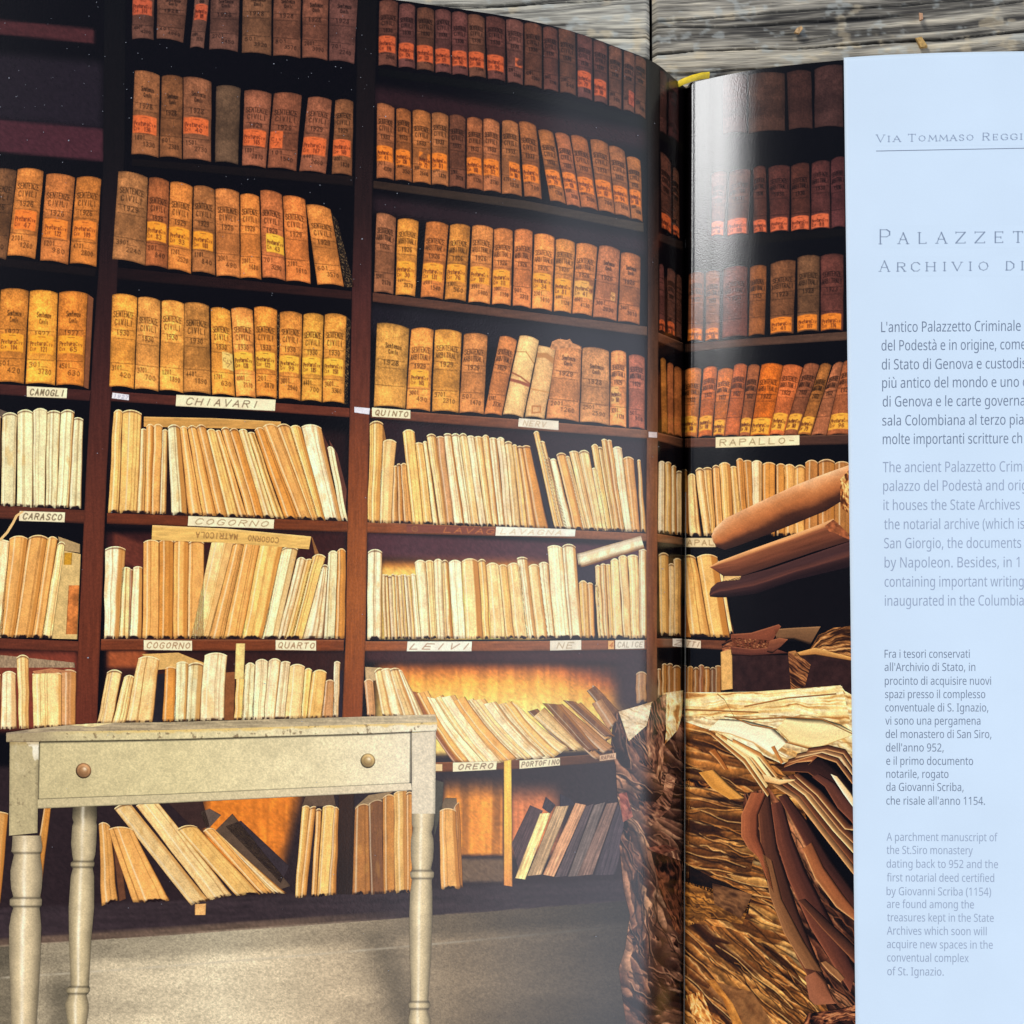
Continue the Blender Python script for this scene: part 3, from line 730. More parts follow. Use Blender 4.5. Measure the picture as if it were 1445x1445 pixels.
row((230, 164, 82), (252, 176, 62), [(532, 456, 578, 464, 527, 574, 572, 577, None, dict(title='N', year='1928', tone=(226, 180, 88), nums=False)), (580, 465, 612, 466, 573, 578, 607, 581, (523, 547, .1, .88)), (614, 466, 652, 470, 609, 581, 647, 583), (654, 472, 688, 474, 648, 583, 683, 585, None, dict(tone=(200, 136, 74))), (705, 475, 730, 481, 683, 585, 708, 587, None, dict(tone=(196, 132, 72))),
  (733, 474, 761, 481, 709, 585, 738, 590, None, dict(title=None, tone=(236, 196, 116), pale=(246, 222, 150), worn=1)), (760, 487, 786, 492, 740, 589, 768, 592, None, dict(title=None, tone=(234, 192, 112), pale=(244, 216, 144), worn=2)), (785, 484, 821, 489, 770, 591, 817, 596, None, dict(title='N', year='1929', tone=(208, 152, 92))), (822, 491, 860, 496, 818, 596, 860, 601, None, dict(title='N', year='1928', tone=(206, 152, 94))), (862, 497, 884, 498, 860, 601, 884, 604, (547, 571, .05, .7, (238, 184, 104), 1)), (887, 502, 910, 505, 887, 604, 910, 607, None, dict(tone=(190, 120, 84)))], title='A', year='1929')
# narrow sliver of the next bay, left of the fold
row((82, 52, 44), (206, 92, 44), [(931, 100, 941, 108, 931, 186, 941, 192, None, dict(tone=(60, 38, 36))), (943, 110, 957, 122, 943, 192, 958, 202, None, dict(tone=(52, 30, 32))), (932, 214, 947, 230, 933, 322, 948, 332, (300, 326)), (949, 236, 958, 246, 949, 332, 959, 338, (318, 336)), (930, 374, 937, 377, 930, 467, 939, 470, (452, 467)), (941, 379, 953, 386, 942, 471, 953, 476, (454, 472)), (954, 388, 962, 394, 954, 476, 962, 481)], title='S')
row((158, 102, 48), (206, 140, 60), [(932, 507, 940, 509, 933, 611, 942, 613), (941, 514, 950, 516, 942, 613, 951, 615), (951, 519, 962, 522, 951, 615, 962, 618)], title=None)
# right page
row((62, 44, 42), (220, 104, 68), [(1020, 108, 1054, 106, 1020, 190, 1054, 188), (1056, 106, 1108, 104, 1056, 189, 1108, 185), (1110, 103, 1145, 101, 1113, 184, 1147, 182), (1149, 98, 1189, 92, 1149, 181, 1190, 180)], side='R', title=None)
row((78, 48, 44), (222, 108, 66), [(1004, 246, 1026, 244, 1004, 334, 1022, 334, (315, 333)), (1029, 244, 1060, 240, 1026, 334, 1056, 331, (312, 333)), (1063, 238, 1081, 236, 1063, 330, 1083, 329, (313, 330)), (1084, 237, 1115, 235, 1087, 329, 1114, 327, (310, 328)), (1116, 235, 1142, 231, 1116, 327, 1144, 325, (308, 327)), (1145, 231, 1171, 228, 1144, 325, 1172, 323, (305, 324)), (1172, 227, 1192, 222, 1173, 323, 1193, 321)], side='R', title='A', nums=False)
row((118, 76, 54), (238, 134, 42), [(972, 388, 994, 386, 970, 482, 992, 482, (466, 482)), (996, 386, 1016, 384, 995, 482, 1015, 480, (466, 482)), (1021, 380, 1055, 377, 1019, 478, 1055, 475, None, dict(tone=(110, 70, 54))), (1058, 378, 1082, 376, 1056, 475, 1079, 473, None, dict(tone=(130, 82, 46))), (1087, 373, 1123, 368, 1087, 473, 1120, 471, (451, 471), dict(tone=(116, 80, 54))), (1125, 364, 1157, 362, 1125, 470, 1156, 468, (447, 468), dict(tone=(96, 72, 54))), (1158, 362, 1191, 360, 1158, 468, 1190, 467, (445, 467), dict(tone=(100, 64, 54)))], side='R', title='A', year='1923', nums=False)
row((190, 110, 52), (248, 176, 62), [(966, 523, 990, 521, 963, 618, 984, 618, (590, 612), dict(tone=(200, 130, 70))), (993, 521, 1013, 519, 985, 618, 1005, 616, (590, 610)), (1013, 523, 1035, 522, 1006, 616, 1022, 616, (595, 614)), (1036, 516, 1055, 516, 1022, 616, 1043, 616, None, dict(tone=(172, 100, 56))), (1056, 517, 1073, 517, 1043, 617, 1058, 617, (592, 612), dict(tone=(164, 104, 58))), (1074, 515, 1105, 516, 1058, 616, 1086, 616, (592, 614), dict(tone=(196, 104, 36))), (1105, 516, 1133, 519, 1086, 614, 1106, 616, (584, 608)),
  (1135, 515, 1157, 516, 1105, 616, 1125, 616, (586, 608), dict(tone=(146, 96, 58))), (1158, 515, 1174, 516, 1124, 615, 1144, 615, (590, 612), dict(tone=(160, 104, 56))), (1175, 516, 1190, 512, 1144, 615, 1166, 615, None, dict(tone=(150, 98, 62))), (1190, 511, 1212, 510, 1166, 615, 1200, 614, (586, 608), dict(tone=(170, 106, 60)))], side='R', title='A', year='1922', nums=False)

# loose speckled sides of volumes and torn crest
def quad(pts, col, name, side='L', lv=3, n=.25, seed=1, edge=.3, streak=None, step=1.0):
    p = Patch([pts[0], pts[1]], [pts[3], pts[2]], step)
    p.C += np.array(col, float)
    p.mul(1 - n / 2 + n * fbm(p.X * .14, p.Y * .14, seed)); p.mul(.92 + .16 * vn(p.X * .8, p.Y * .8, seed + 1))
    if streak: p.mul(1 - streak / 2 + streak * vn(p.U * p.w * .8, p.V * 4, seed + 2))
    p.mul(1 - edge * (1 - ss(0, 1.5 / max(p.w, 3), p.U)) - edge * ss(1 - 1.5 / max(p.w, 3), 1, p.U))
    put(p, name, side, lv)
    return p
quad([(124, 415), (132, 421), (125, 549), (118, 546)], (116, 70, 44), 'printed_volume', seed=5)
for pts in ([(468, 300), (476, 312), (500, 405), (487, 405)], [(489, 447), (495, 452), (490, 571), (486, 570)], [(391, 442), (395, 442), (392, 563), (390, 563)]):
    p = Patch([pts[0], pts[1]], [pts[3], pts[2]], 1.0)
    p.C += np.array((28, 22, 18)); p.mix(ss(.66, .8, vn(p.X * 1.1, p.Y * 1.1, 9)) * .7, (150, 118, 76)); put(p, 'printed_volume', 'L', 3)
p = Patch([(776, 492), (779, 482), (788, 478), (800, 480), (804, 478), (808, 484), (818, 489)], [(785, 494), (795, 491), (805, 490), (821, 494)], 1.0)
p.C += np.array((196, 134, 84)); p.mul(.6 + .8 * fbm(p.X * .25, p.Y * .3, 4)); put(p, 'printed_volume', 'L', 6)

# ------------------------------------------------------------------ printed paper registers (cream fore-edges and spines)
CREAM = {'w': (252, 229, 180), 'c': (248, 211, 144), 'y': (247, 197, 114), 't': (234, 171, 94), 'o': (206, 138, 62), 'b': (180, 118, 60), 'g': (232, 222, 172), 'r': (156, 92, 58), 'k': (120, 78, 48), 'm': (202, 148, 98), 'p': (250, 234, 192)}
def register(t0, yt0, t1, yt1, b0, yb0, b1, yb1, kind='c', side='L', lv=4, name='printed_register', cap=1, bend=0, dim=1.0, notch=None, streak=.5):
    rd = random.Random(int(t0 * 13 + yt0 * 29 + b0))
    hv = max(20, math.hypot(b0 - t0, yb0 - yt0))
    wob = rd.uniform(.4, 1.1)
    if bend:
        n = 14; k = np.linspace(0, 1, n)
        off = bend * np.sin(np.pi * k)
        A = [(t0 + (b0 - t0) * a - o, yt0 + (yb0 - yt0) * a + o * .4) for a, o in zip(k, off)]
        B = [(t1 + (b1 - t1) * a - o, yt1 + (yb1 - yt1) * a + o * .4) for a, o in zip(k, off)]
        p = Patch(A, B, .9)
        u, v, W = p.V, p.U, max(3.0, np.linalg.norm(p.ra - p.rb, axis=1).mean())
        p.Y = p.Y + 1.6 * (vn(v * 7, u * 0 + t0, 5) - .5)
    else:
        rnd_ = rd.choice((.16, .30, .36, .24))
        p = Patch([(t0, yt0), (t1, yt1)], [(b0, yb0), (b1, yb1)], .9, arch=min(4.2, abs(t1 - t0) * rnd_) * cap)
        u, v, W = p.U, p.V, max(3.0, min(p.w, abs(t1 - t0)))
        p.X = p.X + wob * 1.5 * (vn(v * 4, v * 0 + t0, 5) - .5)
        # the tail edge is ragged where it stands on the shelf
        p.Y = p.Y - ss(.9, 1, v) * 2.2 * vn(u * W * .45, u * 0 + t0, 6)
    c = np.array(CREAM[kind], float) * (1 + rd.uniform(-.06, .04)) * dim
    c = np.minimum(c, 255)
    sd_ = rd.randint(1, 9999)
    dark = np.array((150, 92, 36), float) * dim
    p.C += c
    st = vn(u * W * .7 + 30, v * 4, sd_) * .5 + vn(u * W * 1.25, v * 16, sd_ + 1) * .5
    p.mix(np.clip((st - .42) * 2.2, 0, 1) * streak * rd.uniform(.3, .85), dark * 1.1 + 24)
    for k in range(rd.randint(1, 3)):                    # single leaf edges catching shade
        uk = rd.uniform(.15, .9)
        p.mix(rd.uniform(.25, .6) * np.exp(-((u - uk - .03 * (vn(v * 5, v * 0, sd_ + k) - .5)) * W / .55) ** 2), dark * .8)
    p.mul(.90 + .24 * fbm(p.X * .11, p.Y * .06, sd_ + 2, 3)); p.mul(.92 + .16 * vn(p.X * .8, p.Y * .8, sd_ + 3))
    p.mix(.30 * ss(.60, .78, fbm(p.X * .12, p.Y * .04, sd_ + 7, 3)), np.array((204, 150, 72)) * dim)
    rs = rd.choice((.05, .12, .22, .34))
    p.mix(ss(1 - rs - .05, 1 - rs + .05, u) * rd.uniform(.35, .9), np.array((184, 118, 48)) * dim)
    p.mix(.55 * np.exp(-((u - rd.uniform(.1, .4)) * W / .9) ** 2), (255 * dim, 250 * dim, 224 * dim))
    p.mix(.75 * ss(1 - 1.4 / W, 1, u) + .45 * (1 - ss(0, 1.1 / W, u)), np.array((84, 46, 20)) * dim)
    if cap:
        p.mix(.6 * (1 - ss(.8 / hv, 1.8 / hv, v)), np.array((255, 238, 190)) * dim)
        hollow = rd.random() < .28
        p.mix((.8 if hollow else .2) * ss(1.4 / hv, 2.2 / hv, v) * (1 - ss(2.4 / hv, (4.6 if hollow else 4.0) / hv, v + .6 / hv * np.abs(2 * u - 1))), np.array((70, 38, 22)) * dim)
    if notch is None: notch = rd.random() < .6
    p.mul(1 - .30 * ss(1 - 6 / hv, 1, v))
    if not bend: p.mix(.8 * ss(1 - 4.5 / hv, 1 - 1.5 / hv, v) * ss(.52, .62, vn(u * W * .4, u * 0, sd_ + 11)), (40, 22, 18))
    if notch and not bend:
        cx, rr = rd.uniform(.35, .65), rd.uniform(.2, .40)
        p.mix(1 - ss(.75, 1.05, np.hypot((u - cx) / rr, (1 - v) * hv / 4.8)), (30, 18, 18))
    put(p, name, side, lv + (0 if int(t0 * 2) % 2 else 1))

def regs(data, base, side='L', **kw):
    """data: top x0, x1, y, bottom x0, x1, kind; base gives the shelf line"""
    for d in data:
        x0, x1, y, b0, b1, k = d[:6]
        f = lambda x: float(np.interp(x, [base[0][0], base[1][0]], [base[0][1], base[1][1]]))
        register(x0, y, x1, y + (d[6] if len(d) > 6 else 0), b0, f(b0), b1, f(b1), k, side, **kw)

# row under CAMOGLI / CHIAVARI / QUINTO
regs([(-30, 1, 588, -34, -1, 'g'), (3, 24, 586, 2, 22, 'g'), (25, 47, 582, 24, 46, 'g'), (47, 67, 580, 47, 63, 'g'), (67, 86, 582, 64, 80, 'g'), (86, 105, 582, 80, 97, 'g'), (105, 118, 590, 97, 114, 'g', 2)], ((0, 715), (114, 719)), streak=.2)
p = quad([(-30, 566), (22, 586), (3, 590), (-30, 588)], (92, 78, 66), 'printed_register', seed=3)
p = Patch([(203, 588), (300, 590), (396, 595)], [(203, 602), (300, 604), (398, 606)], 1.0)
p.C += np.array((198, 146, 76)); p.mul(.8 + .4 * fbm(p.X * .06, p.Y * .4, 7)); p.mix(.5 * (1 - ss(0, .2, p.V)), (236, 200, 130)); put(p, 'printed_register', 'L', 3, 'tan register lying flat on top of the row')
regs([(160, 173, 582, 153, 168, 'y'), (173, 200, 581, 168, 193, 'y', 3), (199, 207, 606, 193, 204, 'c'), (206, 217, 602, 204, 214, 't'), (217, 230, 602, 213, 225, 't'), (229, 237, 608, 225, 234, 'c'), (237, 254, 603, 242, 265, 'g'), (254, 264, 604, 266, 287, 't'), (264, 277, 604, 286, 307, 't'), (277, 291, 603, 306, 321, 't'), (291, 304, 609, 321, 338, 'y'), (304, 312, 609, 338, 350, 't'), (312, 324, 606, 350, 361, 't'), (324, 337, 608, 361, 373, 'o'), (337, 349, 608, 373, 388, 'c'), (349, 359, 611, 388, 402, 'y'),
  (359, 373, 607, 402, 423, 'o'), (371, 391, 602, 422, 441, 't'), (391, 410, 602, 440, 450, 't'), (408, 425, 604, 448, 460, 'y'), (425, 453, 602, 459, 483, 'p', 2), (462, 472, 632, 482, 491, 'w', 3)], ((151, 724), (490, 736)))
quad([(452, 604), (464, 630), (486, 720), (484, 728)], (78, 44, 34), 'printed_register', seed=8)
quad([(464, 620), (476, 640), (489, 690), (488, 720)], (96, 56, 44), 'printed_register', seed=9)
regs([(522, 541, 598, 518, 536, 'y'), (539, 559, 624, 535, 552, 'c'), (556, 561, 658, 552, 562, 't'), (560, 566, 656, 562, 570, 'o'), (565, 574, 656, 570, 582, 't'), (568, 585, 610, 582, 598, 'y'), (585, 597, 626, 598, 612, 'y'), (597, 603, 624, 610, 620, 'c'), (602, 615, 615, 620, 631, 'c'), (615, 626, 617, 631, 641, 'm'),
  (626, 637, 613, 641, 656, 'w'), (637, 648, 614, 656, 666, 'w'), (648, 659, 615, 666, 677, 'c'), (659, 669, 616, 677, 687, 'w'), (669, 680, 617, 687, 696, 'c'), (680, 690, 617, 696, 704, 'c'), (690, 701, 619, 704, 713, 'w'), (701, 712, 620, 713, 724, 'w'), (712, 723, 625, 724, 735, 'c'), (723, 730, 629, 735, 745, 'y'), (730, 737, 630, 745, 757, 't'), (737, 748, 630, 757, 774, 'o'), (753, 761, 611, 783, 791, 'y'), (761, 769, 624, 790, 796, 'c'), (770, 776, 647, 795, 801, 'k'),
  (776, 785, 649, 796, 810, 'w'), (785, 799, 642, 810, 824, 't'), (798, 804, 645, 823, 830, 'c'), (803, 816, 638, 829, 840, 'c'), (816, 831, 639, 840, 852, 'c'), (835, 842, 661, 850, 857, 'c'), (834, 844, 630, 856, 864, 'y'), (843, 850, 632, 863, 869, 'y'), (848, 856, 621, 868, 876, 'y'), (856, 863, 622, 875, 882, 't'), (864, 877, 633, 881, 893, 'w'), (878, 894, 648, 891, 903, 't'), (899, 904, 650, 904, 912, 'y')], ((518, 738), (912, 752)))
quad([(541, 601), (545, 622), (541, 626), (539, 626)], (150, 100, 50), 'printed_register', seed=4)
quad([(746, 632), (752, 634), (782, 745), (776, 745)], (34, 28, 36), 'printed_register', seed=5)  # dark slit between two registers, its shade printed as a strip
# row over COGORNO / QUARTO / LEIVI
regs([(-34, 14, 764, -50, 3, 'w'), (14, 40, 760, -2, 21, 't'), (40, 67, 759, 20, 46, 't'), (67, 82, 761, 45, 60, 't'), (81, 92, 768, 58, 74, 'c')], ((0, 900), (110, 902)))
quad([(82, 757), (113, 768), (113, 780), (84, 776)], (168, 140, 96), 'printed_register', seed=13)
p = quad([(90, 777), (114, 782), (109, 902), (73, 901)], (206, 174, 112), 'printed_register', seed=14, lv=6)
quad([(97, 826), (112, 826), (109, 895), (93, 895)], (190, 112, 54), 'printed_register', seed=18, lv=8, n=.8)
quad([(91, 780), (102, 780), (101, 797), (90, 797)], (196, 142, 40), 'printed_register', seed=16, lv=8)
p = Patch([(215, 741), (320, 746), (439, 757)], [(214, 762), (320, 766), (436, 775)], 1.0)
p.C += np.array((220, 176, 98)); p.mul(.84 + .32 * fbm(p.X * .07, p.Y * .4, 7)); p.mix(.5 * (1 - ss(0, .2, p.V)), (244, 212, 146))
p.text('MATRICOLA', .54, .72, .28, .34, 1.0, (110, 70, 40), .85); p.text('COGORNO', .80, .72, .61, .34, 1.0, (110, 70, 40), .85); put(p, 'printed_register', 'L', 7, 'tan register lying flat with upside-down lettering')
quad([(439, 757), (441, 759), (452, 786), (444, 782)], (140, 92, 50), 'printed_register', seed=11)
regs([(148, 177, 775, 147, 168, 'p'), (172, 184, 802, 167, 182, 'c'), (184, 188, 804, 181, 184, 'r'), (188, 201, 801, 181, 200, 'w'), (202, 224, 765, 201, 224, 't'), (225, 245, 764, 224, 244, 'o'), (245, 266, 764, 244, 265, 't'), (266, 288, 766, 264, 288, 't'), (299, 331, 763, 269, 295, 'c'), (329, 345, 768, 293, 316, 't'), (343, 367, 767, 314, 342, 't'), (367, 400, 769, 340, 371, 'y'), (398, 421, 775, 369, 392, 'g'), (419, 432, 790, 391, 403, 'w'), (431, 441, 790, 402, 413, 'y'), (440, 459, 786, 411, 428, 'y'), (454, 464, 800, 426, 456, 'w'), (463, 477, 781, 457, 473, 'g'), (476, 488, 778, 472, 487, 'o')], ((143, 902), (485, 902)))
p = quad([(288, 772), (298, 776), (288, 814), (287, 815)], (52, 28, 22), 'printed_register', seed=2)
d6 = [(519, 539, 779, 518, 538, 'p')]
for k in range(9): d6.append((539 + 4.4 * k, 543.6 + 4.4 * k, 811 + (k % 3), 542 + 4.9 * k, 547 + 4.9 * k, 'cywyc'[k % 5]))
d6 += [(579, 586, 811, 586, 595, 'w'), (585, 601, 794, 595, 608, 'w'), (600, 612, 793, 608, 617, 'c'), (612, 624, 792, 617, 628, 'w'), (623, 632, 793, 628, 640, 'c'), (633, 651, 794, 640, 657, 'p'), (652, 675, 792, 658, 682, 'c'), (675, 686, 792, 682, 692, 'y'), (686, 704, 798, 693, 714, 'c'), (704, 716, 799, 714, 726, 'y'), (716, 733, 798, 726, 745, 'c'), (729, 744, 788, 744, 758, 'w'), (745, 761, 800, 757, 774, 'c'), (760, 774, 796, 773, 784, 'w'), (772, 793, 772, 783, 805, 'w', 1), (793, 812, 771, 804, 822, 'w', 1),
  (817, 829, 823, 821, 832, 'y'), (828, 837, 824, 832, 840, 't'), (839, 844, 826, 844, 848, 'y'), (839, 847, 800, 847, 853, 'c'), (847, 855, 797, 853, 860, 'c'), (854, 861, 797, 860, 866, 'y'), (861, 873, 792, 866, 880, 'c'), (873, 886, 787, 880, 892, 'c'), (886, 901, 785, 891, 904, 'c'), (901, 912, 777, 903, 913, 'w')]
regs(d6, ((515, 903), (912, 901)))
quad([(812, 800), (838, 797), (842, 822), (816, 822)], (44, 36, 46), 'printed_register', seed=7)
register(904, 756, 909, 774, 813, 782, 816, 802, 'p', lv=9, cap=0, streak=.2, notch=False)
# row over the desk
quad([(-40, 920), (105, 935), (106, 942), (-40, 942)], (150, 126, 98), 'printed_register', seed=23, streak=.3)
regs([(-40, 1, 952, -44, -1, 'y'), (3, 22, 951, 1, 24, 'w'), (24, 41, 928, 27, 41, 'c'), (46, 88, 951, 47, 87, 'c'), (87, 108, 948, 86, 106, 'm')], ((0, 1030), (110, 1026)), notch=False)
quad([(46, 947), (72, 943), (108, 948), (48, 951)], (180, 120, 80), 'printed_register', seed=24, lv=8)
quad([(200, 923), (252, 921), (300, 940), (222, 945)], (208, 164, 96), 'printed_register', seed=26)
regs([(151, 172, 949, 137, 158, 'c'), (175, 190, 956, 158, 177, 'c'), (195, 225, 929, 177, 215, 'c', 2), (233, 248, 943, 229, 248, 'o'), (249, 266, 936, 245, 263, 'g'), (266, 287, 938, 262, 282, 'g'), (288, 320, 925, 282, 316, 'w'), (334, 346, 951, 330, 343, 'y'), (346, 360, 939, 340, 358, 'g'), (361, 379, 934, 355, 373, 'w'), (379, 396, 933, 372, 388, 'w'), (396, 410, 935, 387, 402, 'w'), (409, 431, 941, 401, 425, 'c'), (430, 441, 946, 424, 434, 'y'), (441, 461, 949, 432, 455, 'y'), (459, 472, 962, 452, 471, 'm'), (471, 480, 935, 470, 478, 'p')], ((140, 1022), (485, 1013)), notch=False)
quad([(221, 952), (233, 950), (229, 1020), (214, 1020)], (34, 30, 36), 'printed_register', seed=27)
quad([(318, 949), (332, 948), (330, 1016), (316, 1016)], (130, 78, 44), 'printed_register', seed=28)
quad([(478, 946), (484, 946), (483, 1012), (477, 1012)], (36, 28, 38), 'printed_register', seed=29)
quad([(333, 908), (346, 908), (344, 958), (331, 958)], (236, 204, 128), 'printed_shelf_label', seed=30, lv=9)
quad([(515, 941), (562, 944), (566, 955), (516, 962)], (190, 160, 116), 'printed_register', seed=31)
for k, q in enumerate([(514, 962, 527, 962, 518, 1012, 530, 1012, 'm'), (528, 948, 540, 944, 540, 1012, 556, 1012, 'c'), (538, 946, 552, 944, 553, 1012, 572, 1012, 'w'), (549, 945, 563, 944, 570, 1014, 592, 1012, 'c'), (562, 946, 569, 950, 588, 1016, 603, 1016, 'w')]): register(*q, lv=4 + k, notch=False)
LEAN7 = [(578, 974, 590, 976, 640, 1076, 652, 1075, 'r'), (588, 978, 604, 974, 652, 1077, 668, 1075, 't'), (602, 983, 614, 986, 664, 1077, 684, 1076, 'w'), (612, 986, 625, 980, 682, 1078, 696, 1076, 'c'), (622, 984, 642, 980, 693, 1078, 714, 1074, 'w'), (640, 990, 656, 983, 712, 1075, 730, 1070, 't'), (654, 990, 668, 985, 728, 1073, 742, 1070, 'w'), (666, 988, 684, 985, 740, 1072, 756, 1068, 'c'), (682, 994, 700, 990, 754, 1072, 770, 1067, 'w'), (697, 996, 714, 992, 768, 1072, 782, 1066, 'w'), (711, 994, 722, 989, 780, 1070, 792, 1062, 'y'), (722, 990, 730, 994, 790, 1064, 802, 1054, 'c')]
for k, q in enumerate(LEAN7): register(*q, lv=4 + k % 3, bend=3.5, cap=0, streak=.6)
for k, q in enumerate([(744, 1004, 758, 1000, 804, 1062, 816, 1058, 'k'), (752, 1012, 768, 998, 812, 1062, 824, 1056, 'c'), (765, 992, 790, 994, 830, 1062, 846, 1060, 'k'), (778, 1012, 788, 1008, 840, 1073, 850, 1069, 'm'), (780, 997, 793, 993, 852, 1066, 868, 1056, 'm'), (794, 988, 812, 990, 852, 1040, 868, 1040, 'k'), (806, 998, 820, 991, 853, 1050, 868, 1038, 't'), (828, 975, 840, 968, 862, 1018, 874, 1004, 'k'), (835, 993, 850, 986, 860, 1032, 872, 1018, 'm'), (835, 968, 838, 967, 868, 1008, 872, 1003, 'p')]): register(*q, lv=5 + k % 3, cap=0, dim=.88, notch=False)
register(897, 951, 912, 951, 898, 993, 913, 990, 'm', lv=4, dim=.85, notch=False)

# bottom hollow: big leaning ledgers
for k, q in enumerate([(-30, 1150, 12, 1148, -40, 1290, 0, 1280, 't'), (62, 1140, 72, 1140, 40, 1276, 56, 1276, 'o'), (140, 1163, 156, 1166, 143, 1279, 166, 1272, 't'), (153, 1170, 188, 1171, 188, 1275, 240, 1272, 't'), (161, 1141, 186, 1136, 270, 1278, 296, 1272, 'c'), (192, 1137, 224, 1133, 296, 1271, 328, 1264, 'c'), (250, 1170, 278, 1167, 334, 1265, 368, 1262, 'y'), (287, 1173, 305, 1172, 368, 1262, 384, 1260, 't'), (297, 1174, 308, 1176, 386, 1262, 405, 1262, 'c'), (426, 1139, 437, 1139, 416, 1268, 424, 1268, 'y'), (437, 1140, 446, 1138, 423, 1267, 432, 1267, 't'), (446, 1143, 454, 1143, 439, 1267, 447, 1266, 't'), (455, 1139, 473, 1139, 447, 1267, 464, 1265, 'y'), (471, 1140, 478, 1142, 463, 1265, 475, 1264, 't'),
  (501, 1141, 520, 1136, 497, 1264, 523, 1262, 'b'), (519, 1136, 539, 1130, 523, 1263, 541, 1262, 'k'), (540, 1126, 557, 1124, 541, 1262, 557, 1260, 'o'), (556, 1120, 575, 1116, 557, 1262, 576, 1260, 'y'), (573, 1120, 583, 1120, 574, 1261, 581, 1261, 'o'), (620, 1144, 643, 1144, 622, 1256, 650, 1255, 't'), (640, 1142, 648, 1132, 646, 1255, 653, 1254, 'b')]):
    register(*q, lv=5 + k % 4, name='printed_ledger', dim=.94)
for k, (q, c) in enumerate([([(157, 1168), (166, 1168), (178, 1268), (168, 1272)], (96, 60, 40)), ([(236, 1132), (285, 1128), (296, 1166), (276, 1172)], (56, 38, 34)), ([(283, 1146), (296, 1141), (312, 1150), (292, 1172)], (92, 76, 66)), ([(304, 1172), (328, 1148), (410, 1250), (386, 1258)], (84, 66, 52)), ([(318, 1166), (340, 1158), (408, 1222), (396, 1246)], (52, 42, 46)), ([(500, 1140), (520, 1122), (556, 1116), (530, 1134)], (140, 116, 84)), ([(426, 1138), (432, 1122), (470, 1118), (474, 1138)], (92, 72, 56)),
  ([(620, 1144), (628, 1126), (644, 1126), (646, 1142)], (110, 90, 66)), ([(613, 1100), (626, 1104), (624, 1140), (613, 1180)], (70, 66, 56))]): quad(q, c, 'printed_ledger', seed=40 + k, lv=4)
quad([(275, 1276), (291, 1275), (290, 1291), (275, 1291)], (226, 170, 104), 'printed_shelf_label', seed=52, lv=9)
for k, (q, c) in enumerate([([(748, 1136), (766, 1144), (732, 1230), (722, 1190)], (62, 46, 46)), ([(762, 1148), (777, 1147), (741, 1241), (727, 1239)], (206, 170, 110)), ([(770, 1124), (784, 1136), (776, 1148), (765, 1140)], (44, 36, 40)), ([(784, 1138), (803, 1136), (764, 1234), (744, 1236)], (150, 122, 88)), ([(790, 1120), (806, 1128), (812, 1136), (790, 1138)], (36, 30, 36)), ([(812, 1133), (827, 1136), (782, 1237), (766, 1234)], (172, 124, 88)), ([(826, 1138), (838, 1134), (800, 1236), (783, 1238)], (66, 54, 54)), ([(838, 1136), (854, 1132), (818, 1236), (801, 1237)], (84, 72, 66)), ([(856, 1134), (872, 1132), (836, 1234), (814, 1236)], (104, 80, 68)), ([(872, 1134), (886, 1160), (868, 1234), (838, 1235)], (56, 46, 50))]):
    quad(q, [v * 1.22 for v in c], 'printed_ledger', seed=60 + k, lv=4 + k % 3, streak=.5)
# sliver of the next bay beside the fold, and its counterpart on the right page
regs([(929, 938, 653, 928, 938, 'w'), (938, 947, 654, 938, 948, 'y'), (947, 954, 659, 948, 956, 'c'), (954, 962, 666, 955, 962, 'c')], ((928, 753), (963, 756)), dim=.9)
regs([(929, 943, 783, 931, 944, 'y'), (943, 951, 797, 944, 952, 'c'), (950, 961, 790, 951, 961, 'y')], ((928, 897), (963, 899)), dim=.85)
regs([(928, 933, 944, 928, 934, 'b'), (934, 941, 938, 934, 941, 'o'), (941, 949, 938, 941, 949, 'b'), (949, 961, 942, 949, 961, 'b')], ((928, 985), (963, 980)), dim=.85)
regs([(962, 970, 664, 961, 972, 't'), (970, 981, 672, 973, 990, 'c'), (981, 993, 664, 993, 1004, 'c'), (993, 1005, 661, 1002, 1010, 'y'), (1005, 1015, 659, 1012, 1022, 't'), (1015, 1031, 656, 1022, 1036, 'y'), (1031, 1040, 659, 1036, 1050, 'y'), (1039, 1049, 650, 1046, 1056, 'o'), (1049, 1061, 651, 1056, 1064, 'o'), (1060, 1075, 653, 1064, 1076, 'w'), (1076, 1094, 655, 1076, 1094, 'o'), (1095, 1108, 657, 1096, 1108, 'o'), (1106, 1122, 659, 1108, 1122, 't'), (1121, 1136, 660, 1122, 1136, 't'), (1136, 1154, 653, 1136, 1154, 'b'), (1155, 1178, 652, 1155, 1178, 'b'), (1177, 1200, 655, 1177, 1200, 'b')], ((960, 757), (1060, 757)), side='R', dim=.97)
regs([(962, 982, 787, 972, 1003, 'y'), (983, 1012, 786, 1003, 1030, 'y')], ((960, 899), (1030, 900)), side='R', dim=.97)
register(1012, 790, 1020, 812, 1029, 895, 1034, 895, 'c', 'R', 3)
quad([(962, 830), (968, 860), (975, 899), (962, 899)], (150, 96, 44), 'printed_register', 'R', lv=7)
regs([(962 + 8 * k, 970 + 8 * k, 940 + (k % 3) * 2, 962 + 8 * k, 970 + 8 * k, 'bobrokb'[k]) for k in range(7)], ((960, 985), (1020, 982)), side='R', dim=.8)

